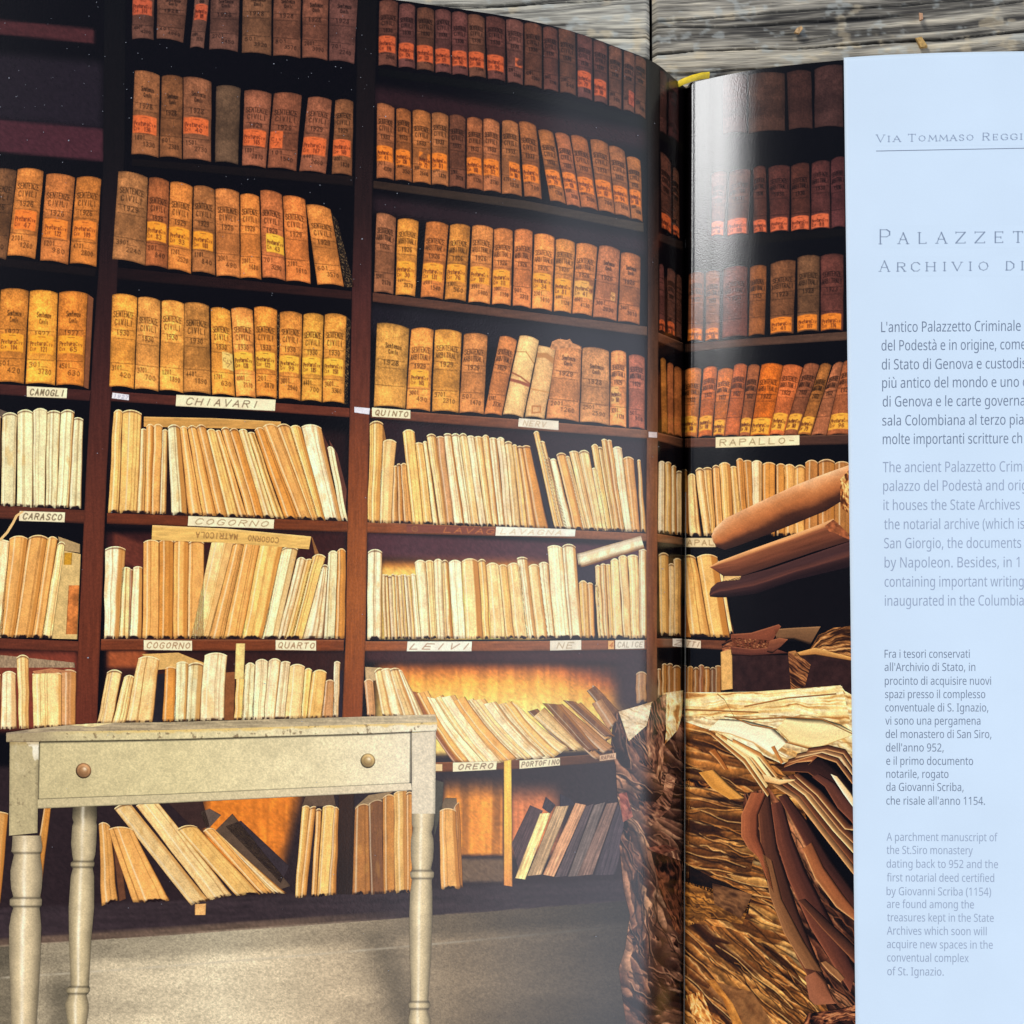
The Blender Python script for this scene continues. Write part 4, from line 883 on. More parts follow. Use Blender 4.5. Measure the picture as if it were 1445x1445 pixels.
# ------------------------------------------------------------------ printed floor in front of the shelves
p = Patch([(-110, 1343), (0, 1336), (240, 1320), (470, 1303), (700, 1286), (890, 1271)], [(-110, 1475), (890, 1475)], 1.15)
X, Y = p.X, p.Y
fl = np.interp(X, [-110, 0, 240, 470, 700, 890], [1343, 1336, 1320, 1303, 1286, 1271])
sp = vn(X * .85, Y * .95, 21) * .55 + vn(X * .38, Y * .55, 22) * .45
fc = ramp(np.clip(X / 900, 0, 1), [(0, (166, 152, 126)), (.35, (220, 206, 174)), (.52, (192, 174, 144)), (.72, (126, 110, 88)), (1, (58, 52, 45))])
fc = fc * (1 - .16 * ss(1380, 1460, Y) * ss(560, 700, X))[..., None]
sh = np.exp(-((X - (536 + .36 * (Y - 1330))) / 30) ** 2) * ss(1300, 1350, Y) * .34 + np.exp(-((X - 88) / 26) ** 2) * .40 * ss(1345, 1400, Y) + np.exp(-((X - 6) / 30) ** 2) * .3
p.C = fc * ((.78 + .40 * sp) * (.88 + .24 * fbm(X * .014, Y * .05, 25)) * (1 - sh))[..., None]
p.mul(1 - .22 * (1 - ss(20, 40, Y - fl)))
ln = np.exp(-((Y - (1380 - .066 * X - .00002 * X * X)) / 1.5) ** 2) * .55 * (.4 + vn(X * .08, Y * 0, 4))
p.mix(ln, np.array((232, 220, 194)) * .8 * (1 - .6 * ss(500, 900, X))[..., None])
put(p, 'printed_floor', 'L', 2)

# ------------------------------------------------------------------ printed shelf labels with hand lettering
def tag_strip(q, txt, ink=(92, 66, 44), paper=(240, 228, 188), side='L', wd=1.2, u=(.08, .92), slant=.22, al=.9, v=(.24, .80)):
    p = Patch([q[0], q[1]], [q[3], q[2]], .8)
    p.C += np.array(paper, float); p.mul(.90 + .16 * fbm(p.X * .12, p.Y * .12, int(q[0][0])))
    p.mul(1 - .25 * (1 - ss(0, .06, p.V)) - .15 * ss(.92, 1, p.V))
    if txt: p.text(txt, u[0], v[0], u[1], v[1], wd, ink, al, slant, gap=.4, jit=.02)
    put(p, 'printed_shelf_label', side, 10)
tag_strip([(38, 545), (95, 548), (94, 562), (38, 560)], 'CAMOGLI', (78, 62, 40), wd=1.4)
tag_strip([(249, 557), (389, 564), (388, 580), (248, 573)], 'CHIAVARI', u=(.10, .82))
tag_strip([(159, 554), (182, 557), (182, 565), (158, 562)], '1927', (150, 150, 170), (226, 226, 232), wd=.9)
tag_strip([(500, 574), (522, 576), (521, 585), (500, 582)], '1', (200, 200, 210), (226, 226, 234), wd=.9, u=(.4, .6))
tag_strip([(525, 575), (579, 579), (579, 591), (525, 588)], 'QUINTO', (110, 78, 44), wd=1.3)
tag_strip([(732, 590), (788, 594), (788, 607), (731, 602)], 'NERV', (190, 164, 128), (232, 222, 198), u=(.12, .66))
tag_strip([(915, 609), (927, 610), (927, 618), (915, 617)], '', (0, 0, 0), (214, 200, 196))
tag_strip([(28, 721), (92, 723), (91, 737), (27, 735)], 'CARASCO', (86, 66, 44), wd=1.4)
tag_strip([(266, 728), (387, 733), (386, 746), (265, 742)], 'COGORNO', (150, 120, 84))
tag_strip([(700, 743), (812, 747), (811, 757), (699, 756)], 'LAVAGNA', (206, 186, 150), (240, 234, 214), u=(.06, .82))
tag_strip([(203, 903), (271, 904), (271, 918), (203, 917)], 'COGORNO', (140, 96, 62), u=(.06, .94))
tag_strip([(389, 903), (446, 904), (446, 918), (389, 917)], 'QUARTO', (140, 96, 62), u=(.06, .94))
tag_strip([(575, 905), (666, 905), (665, 919), (574, 919)], 'LEIVI', (150, 104, 70), (240, 236, 214), u=(.04, .94), slant=.35)
tag_strip([(776, 904), (820, 903), (820, 917), (776, 918)], 'NE', (170, 146, 110), (232, 222, 198), u=(.22, .70))
tag_strip([(858, 904), (866, 904), (866, 916), (858, 916)], '4', (170, 90, 40), (232, 176, 108), u=(.25, .75))
tag_strip([(868, 903), (909, 903), (909, 915), (868, 916)], 'CALICE', (150, 130, 104), (230, 222, 200), wd=.9)
tag_strip([(639, 1076), (701, 1074), (700, 1086), (639, 1089)], 'ORERO', (100, 66, 44), u=(.12, .90))
tag_strip([(733, 1073), (790, 1069), (790, 1080), (733, 1085)], 'PORTOFINO', (96, 70, 50), u=(.05, .97), wd=1.1)
tag_strip([(846, 1066), (869, 1062), (869, 1071), (846, 1074)], 'RAPAL', (110, 74, 54), (220, 180, 140), wd=1.0)
tag_strip([(612, 1078), (624, 1078), (624, 1088), (612, 1088)], '', (0, 0, 0), (228, 196, 140))
tag_strip([(1010, 617), (1128, 614), (1128, 628), (1010, 632)], 'RAPALLO-', (140, 116, 78), (238, 226, 184), 'R', u=(.05, .94), slant=.05)
tag_strip([(962, 759), (1007, 759), (1010, 772), (962, 772)], 'RAPAL', (150, 118, 78), (230, 210, 164), 'R', u=(-.05, .96), slant=.1)
tag_strip([(949, 901), (962, 901), (962, 913), (949, 912)], 'Z', (150, 130, 110), (218, 206, 186), u=(.2, .9))
tag_strip([(961, 901), (989, 904), (989, 915), (961, 913)], 'ATTI', (150, 120, 96), (222, 208, 184), 'R', u=(.02, .9), slant=.4)
# faint chalk lettering on the shelf edge, and a dangling string
p = Patch([(574, 740), (698, 745)], [(574, 751), (698, 755)], .8); p.C += np.array((122, 66, 48), float); p.mul(.85 + .3 * fbm(p.X * .05, p.Y * .4, 6))
p.text('LAVAG', .42, .2, .98, .85, 1.1, (206, 124, 62), .75, .2); p.text('G', .06, .2, .12, .85, 1.0, (170, 130, 60), .5); put(p, 'printed_shelf', 'L', 6)
p = Patch([(31, 721), (22, 727), (17, 737), (9, 750), (-2, 762)], [(34, 722), (25, 729), (20, 739), (12, 752), (1, 764)], .8); p.C += np.array((222, 184, 124), float); put(p, 'printed_string', 'L', 12)

# ------------------------------------------------------------------ printed desk
def deskpart(A, B, stops, name, lv, n=.12, fx=None, seed=1, step=1.0, vert=False):
    p = Patch(A, B, step)
    p.C = ramp(np.clip(p.X / 620, 0, 1) if not vert else p.U, stops)
    p.mul(1 - n / 2 + n * fbm(p.X * .06, p.Y * .06, seed)); p.mul(.93 + .14 * vn(p.X * .7, p.Y * .7, seed + 1)); p.mul(.96 + .08 * vn(p.X * .35, p.Y * .35, seed + 2))
    if fx: fx(p)
    put(p, name, 'L', lv)
    return p
DS = [(0, (190, 176, 133)), (.4, (208, 195, 149)), (.75, (222, 209, 169)), (1, (229, 217, 189))]
def fx_top(p):
    p.mul(.74 + .5 * fbm(p.X * .025, p.Y * .5, 77)); p.mix(.4 * ss(.6, .75, fbm(p.X * .04, p.Y * .5, 78)), (216, 196, 150))
deskpart([(9, 1034), (50, 1028), (98, 1023), (155, 1020), (240, 1019), (520, 1011), (614, 1008)], [(9, 1036), (83, 1032), (240, 1030), (520, 1022), (617, 1019)], [(0, (152, 136, 112)), (.5, (166, 150, 118)), (1, (188, 172, 140))], 'printed_desk_top', 14, .2, fx_top, 3)
def fx_edge(p):
    p.mix(.75 * (1 - ss(.12, .38, p.V + .5 * (fbm(p.X * .09, p.Y * .2, 81) - .5))) * ss(40, 230, p.X), (218, 184, 106))
    p.mix(.6 * ss(.66, .74, fbm(p.X * .2, p.Y * .2, 82)), (104, 84, 60)); p.mul(1 - .5 * ss(.85, 1, p.V))
    p.mix(.5 * (1 - ss(40, 110, p.X)), (134, 116, 92))
deskpart([(9, 1036), (83, 1032), (240, 1030), (520, 1022), (617, 1019)], [(9, 1047), (54, 1047), (240, 1044), (520, 1036), (616, 1032)], DS, 'printed_desk_edge', 15, .16, fx_edge, 5)
def fx_leg(p): 
    p.mul(1 - .16 * ss(.86, 1, p.U) - .1 * (1 - ss(0, .1, p.U)))
def fx_legL(p):
    fx_leg(p); p.mix(.9 * ss(.44, .52, fbm(p.X * .12, p.Y * .05, 91)) * (1 - ss(1056, 1096, p.Y)) * ss(18, 34, p.X), (238, 232, 212)); p.mix(.5 * ss(.72, .8, fbm(p.X * .2, p.Y * .2, 92)), (120, 106, 80)); p.mix(.5 * (1 - ss(1047, 1054, p.Y)), (150, 122, 70))
deskpart([(14, 1047), (55, 1047)], [(13, 1179), (53, 1175)], [(0, (180, 166, 126)), (1, (190, 176, 138))], 'printed_desk_leg', 16, .12, fx_legL, 7)
deskpart([(581, 1034), (615, 1032)], [(581, 1148), (614, 1148)], [(0, (212, 200, 170)), (1, (214, 202, 176))], 'printed_desk_leg', 16, .10, fx_leg, 9)
def fx_dr(p):
    p.mul(1 - .85 * (1 - ss(.0, .05, p.V))); p.mul(1 - .55 * ss(.985, .992, p.V) - .55 * (1 - ss(.002, .005, p.U)) - .5 * ss(.994, .997, p.U)); p.mix(.10 * ss(.5, .7, fbm(p.X * .02 + p.Y * .01, p.Y * .02, 93)), (150, 140, 104))
deskpart([(55, 1046), (240, 1043), (520, 1035), (581, 1032)], [(53, 1128), (240, 1121), (520, 1108), (580, 1105)], DS, 'printed_desk_drawer', 15, .10, fx_dr, 11)
deskpart([(53, 1128), (240, 1121), (520, 1108), (580, 1105)], [(53, 1141), (240, 1133), (520, 1119), (581, 1115)], [(0, (190, 176, 136)), (.5, (204, 190, 150)), (1, (220, 206, 178))], 'printed_desk_rail', 15, .10, lambda p: p.mul(1 - .35 * ss(.85, 1, p.V)), 13)
for cx, cy, r, c0 in ((118, 1087.5, 11, (176, 130, 88)), (519, 1073.5, 10.5, (190, 160, 104))):
    a = np.linspace(0, math.pi, 15)
    p = Patch([(cx - r * math.cos(t), cy - r * math.sin(t)) for t in a], [(cx - r * math.cos(t), cy + r * math.sin(t)) for t in a], .7)
    d = np.hypot(p.X - cx, p.Y - cy) / r; l = ((p.X - cx) * .4 - (p.Y - cy) * .9) / r
    p.C += np.array(c0, float); p.mul(.92 + .35 * l - .45 * ss(.75, 1, d)); p.mix(.8 * np.exp(-((p.X - cx - 2) ** 2 + (p.Y - cy + 3) ** 2) / 8), (250, 236, 206))
    p.mix(.35 * np.exp(-((d - .5) / .08) ** 2), (120, 84, 50)); put(p, 'printed_desk_knob', 'L', 18)
def turned(prof, name, tone, lv, hi=.42):
    """a turned leg: (y, left, right) down its length"""
    p = Patch([(a[1], a[0]) for a in prof], [(a[2], a[0]) for a in prof], 1.0)
    u = p.V
    p.C += np.array(tone, float); p.mul(.42 + .66 * np.sin(np.pi * np.clip(u * .86 + .09, 0, 1)) ** .9)
    p.mul(1 - .45 * (1 - ss(1140, 1172, p.Y)) * (name[-1] == 'g') * (lv == 13))
    p.mix(.75 * np.exp(-((u - hi) / .07) ** 2) * (.25 + .9 * fbm(p.X * .03, p.Y * .022, 3)), (250, 244, 224))
    p.mul(.90 + .2 * fbm(p.X * .08, p.Y * .05, 5)); p.mul(.94 + .12 * vn(p.X * .7, p.Y * .7, 6))
    ys = np.array([a[0] for a in prof], float); ws = np.array([a[2] - a[1] for a in prof], float)
    yy = p.Y
    for k in range(1, len(prof)):
        if abs(ys[k] - ys[k - 1]) < 7 and abs(ws[k] - ws[k - 1]) > 3: p.mul(1 - .40 * np.exp(-((yy - (ys[k] + ys[k - 1]) / 2) / 1.6) ** 2))
    put(p, name, 'L', lv)
turned([(1179, 18, 58), (1196, 17, 60), (1201, 16, 59), (1206, 20, 57), (1214, 18, 58), (1228, 15, 60), (1240, 15, 60), (1254, 16, 59), (1265, 19, 57), (1269, 14, 59.5), (1277, 14, 59), (1281, 19, 56), (1290, 16, 57), (1308, 13, 58.5), (1350, 13, 57), (1387, 14.5, 55), (1470, 16.5, 50), (1540, 19, 46)], 'printed_desk_leg', (198, 180, 144), 17)
turned([(1138, 103, 137), (1154, 102, 137), (1160, 104, 136), (1166, 102, 137), (1190, 100.5, 136), (1206, 102, 134.5), (1214, 103.5, 132), (1217, 100, 133.5), (1222, 100, 133), (1225, 103, 131), (1236, 100, 133), (1280, 97, 133), (1330, 97.5, 128.5), (1391, 100, 125.5), (1394, 94, 127), (1400, 94, 126), (1404, 97, 122), (1416, 92, 125), (1426, 93, 125), (1445, 96, 122), (1470, 98, 120), (1490, 100, 117)], 'printed_desk_leg', (190, 173, 136), 13)
turned([(1148, 581, 613), (1163, 581, 612), (1168, 583, 611), (1174, 582, 609), (1184, 580, 611.5), (1197, 579.5, 612), (1212, 580, 611), (1226, 582, 608), (1231, 578.5, 612.5), (1237, 579, 612), (1242, 581.5, 609), (1260, 578.5, 610), (1290, 577.5, 610), (1340, 578, 608.5), (1411, 580, 604), (1416, 576, 607), (1421, 577, 606.5), (1426, 579, 603), (1438, 576, 607.5), (1470, 578, 606), (1520, 581, 602)], 'printed_desk_leg', (198, 180, 142), 17)
quad([(97, 1023), (128, 1021), (160, 1020), (130, 1026)], (224, 204, 150), 'printed_register', seed=71, lv=16)

# ------------------------------------------------------------------ printed bundles of old papers
def papers(A, B, stops, name='printed_paper_bundle', side='R', lv=6, along=.06, across=.42, warp=5, seed=1, con=1.7, thr=0, step=1.0, ang=None, label=None, flakes=None):
    """a crumpled stack: folded layers that run along the ruled strip, dark between the sheets"""
    p = Patch(A, B, step)
    if ang is None: a, b = p.U * p.w, p.V * p.h
    else:
        ca, sa = math.cos(math.radians(ang)), math.sin(math.radians(ang)); a, b = p.X * ca + p.Y * sa, -p.X * sa + p.Y * ca
    wx, wy = (fbm(a * .03, b * .05, seed) - .5) * warp * 9, (fbm(a * .03, b * .04, seed + 5) - .5) * warp * 4
    r = 1 - np.abs(2 * fbm((a + wx) * along, (b + wy) * across, seed + 9, 3) - 1) * 1.9
    l = fbm((a + wx) * along * .5, (b + wy) * across * .35, seed + 13, 3)
    f = vn((a + wx) * along * 4, (b + wy) * across * 2.6, seed + 15)
    t = np.clip(.5 + con * (.45 * (r - .55) + .6 * (l - .5) + .22 * (f - .5)) - thr, 0, 1)
    p.C = ramp(t, stops)
    if flakes:
        n, (l0, l1), (w0, w1), a0, da = flakes
        rd = random.Random(seed)
        xs, ys = p.X.ravel(), p.Y.ravel()
        ks = sorted((rd.randrange(len(xs)) for _ in range(n)), key=lambda k: -ys[k])
        hi_, lo_ = np.array(stops[-1][1], float), np.array(stops[0][1], float)
        for k in ks:
            f = fbm(np.array([xs[k] * .02]), np.array([ys[k] * .02]), seed + 77)[0]
            tt = np.clip(.52 + 1.2 * (f - .5) + rd.uniform(-.24, .32), .15, .98)
            mid = ramp(np.array([tt]), stops)[0]
            aa = a0(xs[k], ys[k]) if callable(a0) else a0
            p.flake(xs[k], ys[k], rd.uniform(l0, l1), rd.uniform(w0, w1), aa + rd.gauss(0, da), rd.uniform(-6, 6), mid + (hi_ - mid) * rd.uniform(.2, .8), mid, mid * .34 + lo_ * .5)
        for j in range(int(n * .6)):                     # bright sheet edges with a dark gap beneath
            k = rd.randrange(len(xs)); aa = math.radians((a0(xs[k], ys[k]) if callable(a0) else a0) + rd.gauss(0, da * .8))
            L = rd.uniform(l0 * .6, l1 * .8); cv = rd.uniform(-5, 5); ph = rd.uniform(0, 6)
            q = [(xs[k] + L * q_ * math.cos(aa) - (cv * q_ * q_ + 1.7 * math.sin(q_ * 6 + ph)) * math.sin(aa), ys[k] + L * q_ * math.sin(aa) + (cv * q_ * q_ + 1.7 * math.sin(q_ * 6 + ph)) * math.cos(aa)) for q_ in np.linspace(-1, 1, 9)]
            p.stroke([(x_ - 1.5 * math.sin(aa), y_ + 1.9 * math.cos(aa)) for x_, y_ in q[1:-1]], rd.uniform(1.0, 2.8), lo_, .55)
            if j % 5 < 2: p.stroke(q, rd.uniform(.7, 1.6), ramp(np.array([rd.uniform(.6, 1)]), stops)[0], .8)
    p.mul(.82 + .36 * fbm(p.X * .16, p.Y * .16, seed + 3, 3)); p.mul(.92 + .16 * vn(p.X * .8, p.Y * .8, seed + 2))
    put(p, name, side, lv, label)
    return p
OCH = [(0, (22, 12, 8)), (.18, (66, 35, 17)), (.4, (134, 78, 34)), (.65, (190, 120, 54)), (.85, (226, 162, 84)), (1, (250, 206, 136))]
MAU = [(0, (16, 11, 12)), (.22, (46, 29, 27)), (.45, (98, 61, 48)), (.7, (150, 102, 76)), (1, (212, 160, 118))]
BRN = [(0, (12, 8, 8)), (.3, (40, 22, 18)), (.55, (92, 50, 34)), (.8, (140, 82, 52)), (1, (192, 130, 86))]
PAR_ = [(0, (150, 96, 44)), (.2, (206, 158, 92)), (.45, (234, 204, 140)), (.75, (244, 224, 174)), (1, (250, 240, 206))]
# left of the fold: a tall ragged heap under a pale sheet
papers([(869, 1004), (864, 1027), (862, 1050), (869, 1081), (871, 1124), (881, 1162), (874, 1192), (880, 1255), (889, 1291), (882, 1339), (873, 1367), (882, 1434), (888, 1475)],
       [(968, 985), (967, 1060), (966, 1130), (966, 1200), (965, 1290), (965, 1370), (964, 1475)], MAU, side='L', lv=7, ang=62, along=.05, across=.20, warp=7, seed=3, con=1.6, thr=.12, flakes=(150, (22, 64), (8, 22), lambda x, y: 62 + 26 * math.sin(y * .021) - (20 if x > 930 else 0), 9), label='ragged heap of brown papers under a pale sheet')
for A, B, st, an, sd_ in [([(873, 1004), (887, 1046)], [(921, 990), (912, 1024)], [(0, (186, 150, 104)), (.3, (226, 200, 156)), (1, (240, 222, 186))], 20, 5), ([(919, 992), (912, 1030), (914, 1064)], [(941, 978), (938, 1050), (932, 1110)], MAU, 80, 8),
                  ([(936, 978), (940, 1030), (938, 1050)], [(964, 974), (962, 1010), (956, 1030)], PAR_, 80, 9), ([(873, 1120), (879, 1160)], [(884, 1118), (893, 1152)], [(0, (70, 36, 32)), (.5, (128, 64, 52)), (1, (164, 96, 76))], 60, 11),
                  ([(900, 1120), (915, 1142), (935, 1120), (940, 1090)], [(902, 1140), (918, 1166), (946, 1140), (954, 1092)], MAU, 30, 14), ([(918, 1200), (932, 1260), (952, 1312)], [(962, 1215), (962, 1270), (960, 1320)], BRN, 75, 15), ([(914, 1196), (930, 1206)], [(938, 1192), (958, 1198)], [(0, (36, 18, 16)), (.5, (92, 50, 40)), (1, (150, 92, 68))], 20, 17)]:
    papers(A, B, st, 'printed_paper', 'L', 9, .05, .22, 5, sd_, 1.5, ang=an)
# right of the fold
papers([(960, 1000), (962, 1475)], [(1112, 1050), (1216, 1475)], OCH, 'printed_paper_bundle', 'R', 4, .035, .19, 8, 23, 1.4, .16, ang=24, flakes=(230, (36, 115), (7, 20), lambda x, y: 14 + 26 * ss(1150, 1440, y) + 8 * math.sin(x * .05 + y * .03), 4.5), label='ochre stack of curled paper edges beside the gutter')
papers([(962, 1095), (962, 1240)], [(1075, 1130), (1060, 1230)], OCH, 'printed_paper_bundle', 'R', 5, .04, .22, 7, 29, 1.4, .12, ang=12, flakes=(64, (30, 84), (6, 18), 13, 5))
papers([(962, 1215), (1000, 1236), (1060, 1262)], [(962, 1243), (1000, 1258), (1056, 1290)], [(0, (10, 7, 7)), (1, (34, 20, 14))], 'printed_paper_bundle', 'R', 6, .05, .2, 4, 31)
papers([(962, 1243), (1010, 1255), (1058, 1275)], [(962, 1310), (1000, 1296), (1048, 1304)], [(0, (40, 22, 12)), (.4, (120, 74, 30)), (.8, (190, 124, 50)), (1, (214, 150, 76))], 'printed_paper_bundle', 'R', 6, .04, .25, 5, 33, 1.3, -.02, ang=20, flakes=(40, (10, 30), (6, 14), 26, 10))
papers([(1005, 1246), (1062, 1262)], [(1008, 1276), (1046, 1296)], [(0, (60, 36, 22)), (1, (136, 92, 56))], 'printed_paper', 'R', 7, .03, .12, 2, 35)
papers([(962, 1300), (1030, 1310), (1110, 1350), (1135, 1390)], [(962, 1475), (1080, 1475), (1150, 1475), (1190, 1475)], OCH, 'printed_paper_bundle', 'R', 6, .03, .20, 7, 37, 1.4, .14, ang=42, flakes=(100, (30, 96), (7, 18), 42, 5))
papers([(1006, 1384), (1062, 1400), (1110, 1475)], [(1000, 1395), (1040, 1440), (1062, 1475)], [(0, (84, 50, 26)), (.5, (132, 88, 50)), (1, (160, 108, 62))], 'printed_paper', 'R', 8, .03, .08, 2, 39, .9)
papers([(996, 1384), (1020, 1410), (1046, 1475)], [(1008, 1382), (1034, 1416), (1062, 1475)], [(0, (150, 92, 36)), (1, (206, 140, 64))], 'printed_paper', 'R', 9, .03, .1, 2, 41)
papers([(968, 1405), (990, 1470)], [(990, 1398), (1020, 1475)], OCH, 'printed_paper', 'R', 8, .05, .25, 5, 43, 1.6, -.1)
# dark folios fanning to the lower right
papers([(1050, 1120), (1046, 1180), (1068, 1200), (1096, 1290), (1140, 1360), (1190, 1475)], [(1085, 1112), (1206, 1260), (1207, 1330), (1208, 1400), (1208, 1440), (1208, 1475)], BRN, 'printed_paper_bundle', 'R', 7, .02, .15, 4, 51, 1.5, .18, ang=62, flakes=(90, (30, 90), (6, 16), lambda x, y: 66 - 26 * ss(1100, 1200, x), 6), label='dark brown folios fanning out to the lower right')
def leaf(A, B, c0, c1, lv=9, edge=None, seed=1, name='printed_paper', n=.35):
    p = Patch(A, B, .9)
    p.C = np.array(c0, float) + (np.array(c1, float) - np.array(c0, float)) * p.V[..., None]
    p.mul(1 - n / 2 + n * fbm(p.U * p.w * .02, p.V * p.h * .22, seed)); p.mul(.94 + .12 * vn(p.X * .8, p.Y * .8, seed + 2))
    p.mul(1 - .75 * ss(.80, 1, p.V))
    if edge is not None: p.mix(.9 * (1 - ss(0, 2.6 / max(4, p.h), p.V)) * ss(.0, .08, p.U), edge)
    put(p, name, 'R', lv)
E1, E2 = (226, 172, 112), (150, 92, 56)
leaf([(1060, 1118), (1046, 1150), (1046, 1180), (1056, 1197), (1070, 1210), (1082, 1240)], [(1082, 1120), (1070, 1150), (1070, 1180), (1078, 1200), (1086, 1230), (1092, 1260)], (156, 88, 54), (120, 62, 40), 10, (186, 116, 74), 3)
leaf([(1068, 1122), (1074, 1200), (1092, 1270), (1124, 1350), (1152, 1400)], [(1086, 1120), (1098, 1200), (1128, 1290), (1160, 1370), (1180, 1420)], (98, 56, 38), (52, 30, 24), 9, E2, 5)
leaf([(1076, 1205), (1086, 1262), (1106, 1316), (1136, 1366)], [(1090, 1215), (1104, 1270), (1136, 1330), (1162, 1372)], (134, 90, 56), (104, 66, 40), 10, (176, 122, 78), 7)
leaf([(1088, 1135), (1096, 1190), (1112, 1240), (1144, 1310), (1200, 1400)], [(1104, 1130), (1118, 1180), (1138, 1230), (1174, 1300), (1208, 1370)], (110, 60, 42), (48, 26, 24), 10, (150, 86, 60), 9)
leaf([(1098, 1124), (1124, 1170), (1156, 1230), (1206, 1300)], [(1110, 1120), (1140, 1160), (1172, 1212), (1207, 1260)], (92, 50, 38), (40, 22, 20), 11, E2, 11)
leaf([(1132, 1198), (1150, 1240), (1180, 1280), (1207, 1300)], [(1146, 1188), (1162, 1222), (1190, 1262), (1207, 1284)], (166, 100, 58), (116, 64, 38), 12, E1, 13)
leaf([(1126, 1270), (1160, 1310), (1208, 1360)], [(1136, 1268), (1170, 1300), (1208, 1336)], (92, 52, 36), (40, 24, 20), 11, E2, 14)
for k, (a, b) in enumerate([((1090, 1108), (1206, 1236)), ((1096, 1102), (1206, 1222)), ((1103, 1098), (1206, 1206)), ((1112, 1096), (1206, 1192)), ((1120, 1094), (1206, 1172))]):
    m1 = (a[0] + 32, a[1] + 20 + k * 2); m2 = (a[0] + 72, a[1] + 72 + k)
    leaf([a, m1, m2, b], [(a[0] + 7, a[1] - 4), (m1[0] + 7, m1[1] - 7), (m2[0] + 9, m2[1] - 6), (b[0] + 1, b[1] - 13)], ((206, 150, 92), (116, 66, 40), (226, 170, 104), (130, 76, 46), (150, 90, 52))[k], (34, 18, 16), 12 + k, (E1, E2, (250, 226, 170), E1, (244, 206, 140))[k], 20 + k)
leaf([(1102, 1088), (1140, 1090), (1170, 1112), (1207, 1168)], [(1116, 1074), (1160, 1068), (1186, 1090), (1207, 1120)], (64, 36, 30), (26, 16, 16), 17, E2, 31)
leaf([(1146, 1096), (1164, 1110), (1182, 1140), (1206, 1164)], [(1156, 1092), (1178, 1104), (1196, 1126), (1206, 1136)], (108, 60, 44), (60, 34, 30), 18, (140, 84, 60), 33)
leaf([(1106, 1083), (1124, 1076), (1146, 1074), (1140, 1080)], [(1108, 1078), (1124, 1068), (1146, 1058), (1160, 1062)], (170, 98, 54), (70, 38, 30), 18, E1, 35)
for k, q in enumerate([[(1110, 1078), (1150, 1066), (1180, 1076), (1207, 1112)], [(1122, 1070), (1160, 1062), (1186, 1070), (1207, 1100)], [(1138, 1062), (1166, 1058), (1190, 1064), (1207, 1088)]]):
    leaf(q, [(x + 3, y - 7) for x, y in q], ((150, 92, 52), (206, 152, 96), (128, 78, 48))[k], (48, 28, 24), 19 + k, (E1, (246, 214, 160), E1)[k], 40 + k)
leaf([(1172, 1092), (1190, 1120), (1206, 1142)], [(1182, 1096), (1200, 1118), (1207, 1130)], (246, 232, 196), (220, 180, 120), 22, (255, 246, 220), 45)
leaf([(1136, 1378), (1142, 1410), (1150, 1418), (1180, 1416)], [(1152, 1370), (1166, 1384), (1172, 1400), (1176, 1412)], (150, 92, 64), (136, 80, 54), 12, None, 47, n=.15)
leaf([(1158, 1358), (1170, 1372), (1186, 1386)], [(1166, 1356), (1182, 1368), (1192, 1380)], (120, 76, 46), (160, 110, 70), 12, E1, 49)
papers([(1120, 1475), (1140, 1430), (1180, 1424), (1207, 1418)], [(1160, 1475), (1166, 1450), (1186, 1440), (1208, 1440)], BRN, 'printed_paper', 'R', 13, .05, .25, 4, 53)
# pale parchment bundle on top
papers([(960, 977), (1011, 977), (1066, 976), (1124, 972), (1186, 967), (1192, 975), (1205, 982)], [(960, 1016), (1004, 1031), (1060, 1058), (1104, 1078), (1148, 1058), (1170, 1066), (1206, 1090)], PAR_, 'printed_paper_bundle', 'R', 10, .018, .16, 4, 61, 1.2, -.16, flakes=(46, (20, 60), (5, 12), lambda x, y: 4 + 22 * ss(1010, 1060, y), 6), label='pale parchment bundle lying across the stack')
papers([(960, 978), (1011, 978), (1066, 976), (1124, 973), (1188, 968)], [(960, 1010), (1022, 1011), (1090, 1009), (1130, 1008), (1200, 1018)], [(0, (176, 120, 62)), (.25, (222, 178, 108)), (.6, (240, 214, 150)), (1, (248, 234, 192))], 'printed_paper', 'R', 12, .014, .24, 3, 63, 1.5, -.05)
leaf([(1096, 1028), (1114, 1048), (1150, 1058), (1206, 1036)], [(1110, 1013), (1160, 1014), (1186, 1022), (1206, 1034)], (238, 214, 150), (240, 220, 164), 13, (170, 118, 60), 65, n=.16)
leaf([(1000, 1030), (1030, 1036), (1062, 1048), (1090, 1066)], [(1016, 1014), (1050, 1016), (1090, 1026), (1112, 1046)], (246, 238, 208), (246, 234, 196), 14, (196, 140, 70), 67, n=.12)
for k, pts in enumerate([[(1012, 978), (1022, 986), (1030, 1000), (1036, 1010)], [(1034, 1011), (1060, 1022), (1096, 1028), (1108, 1046), (1144, 1056)], [(1022, 1010), (1060, 1014), (1116, 1011), (1160, 1014), (1206, 1036)], [(964, 1000), (1020, 1002), (1070, 1004)], [(1050, 996), (1110, 984), (1180, 978)]]):
    leaf(pts, [(x + .4, y + 2.0) for x, y in pts], (150, 98, 50), (176, 120, 66), 16, None, 70 + k)
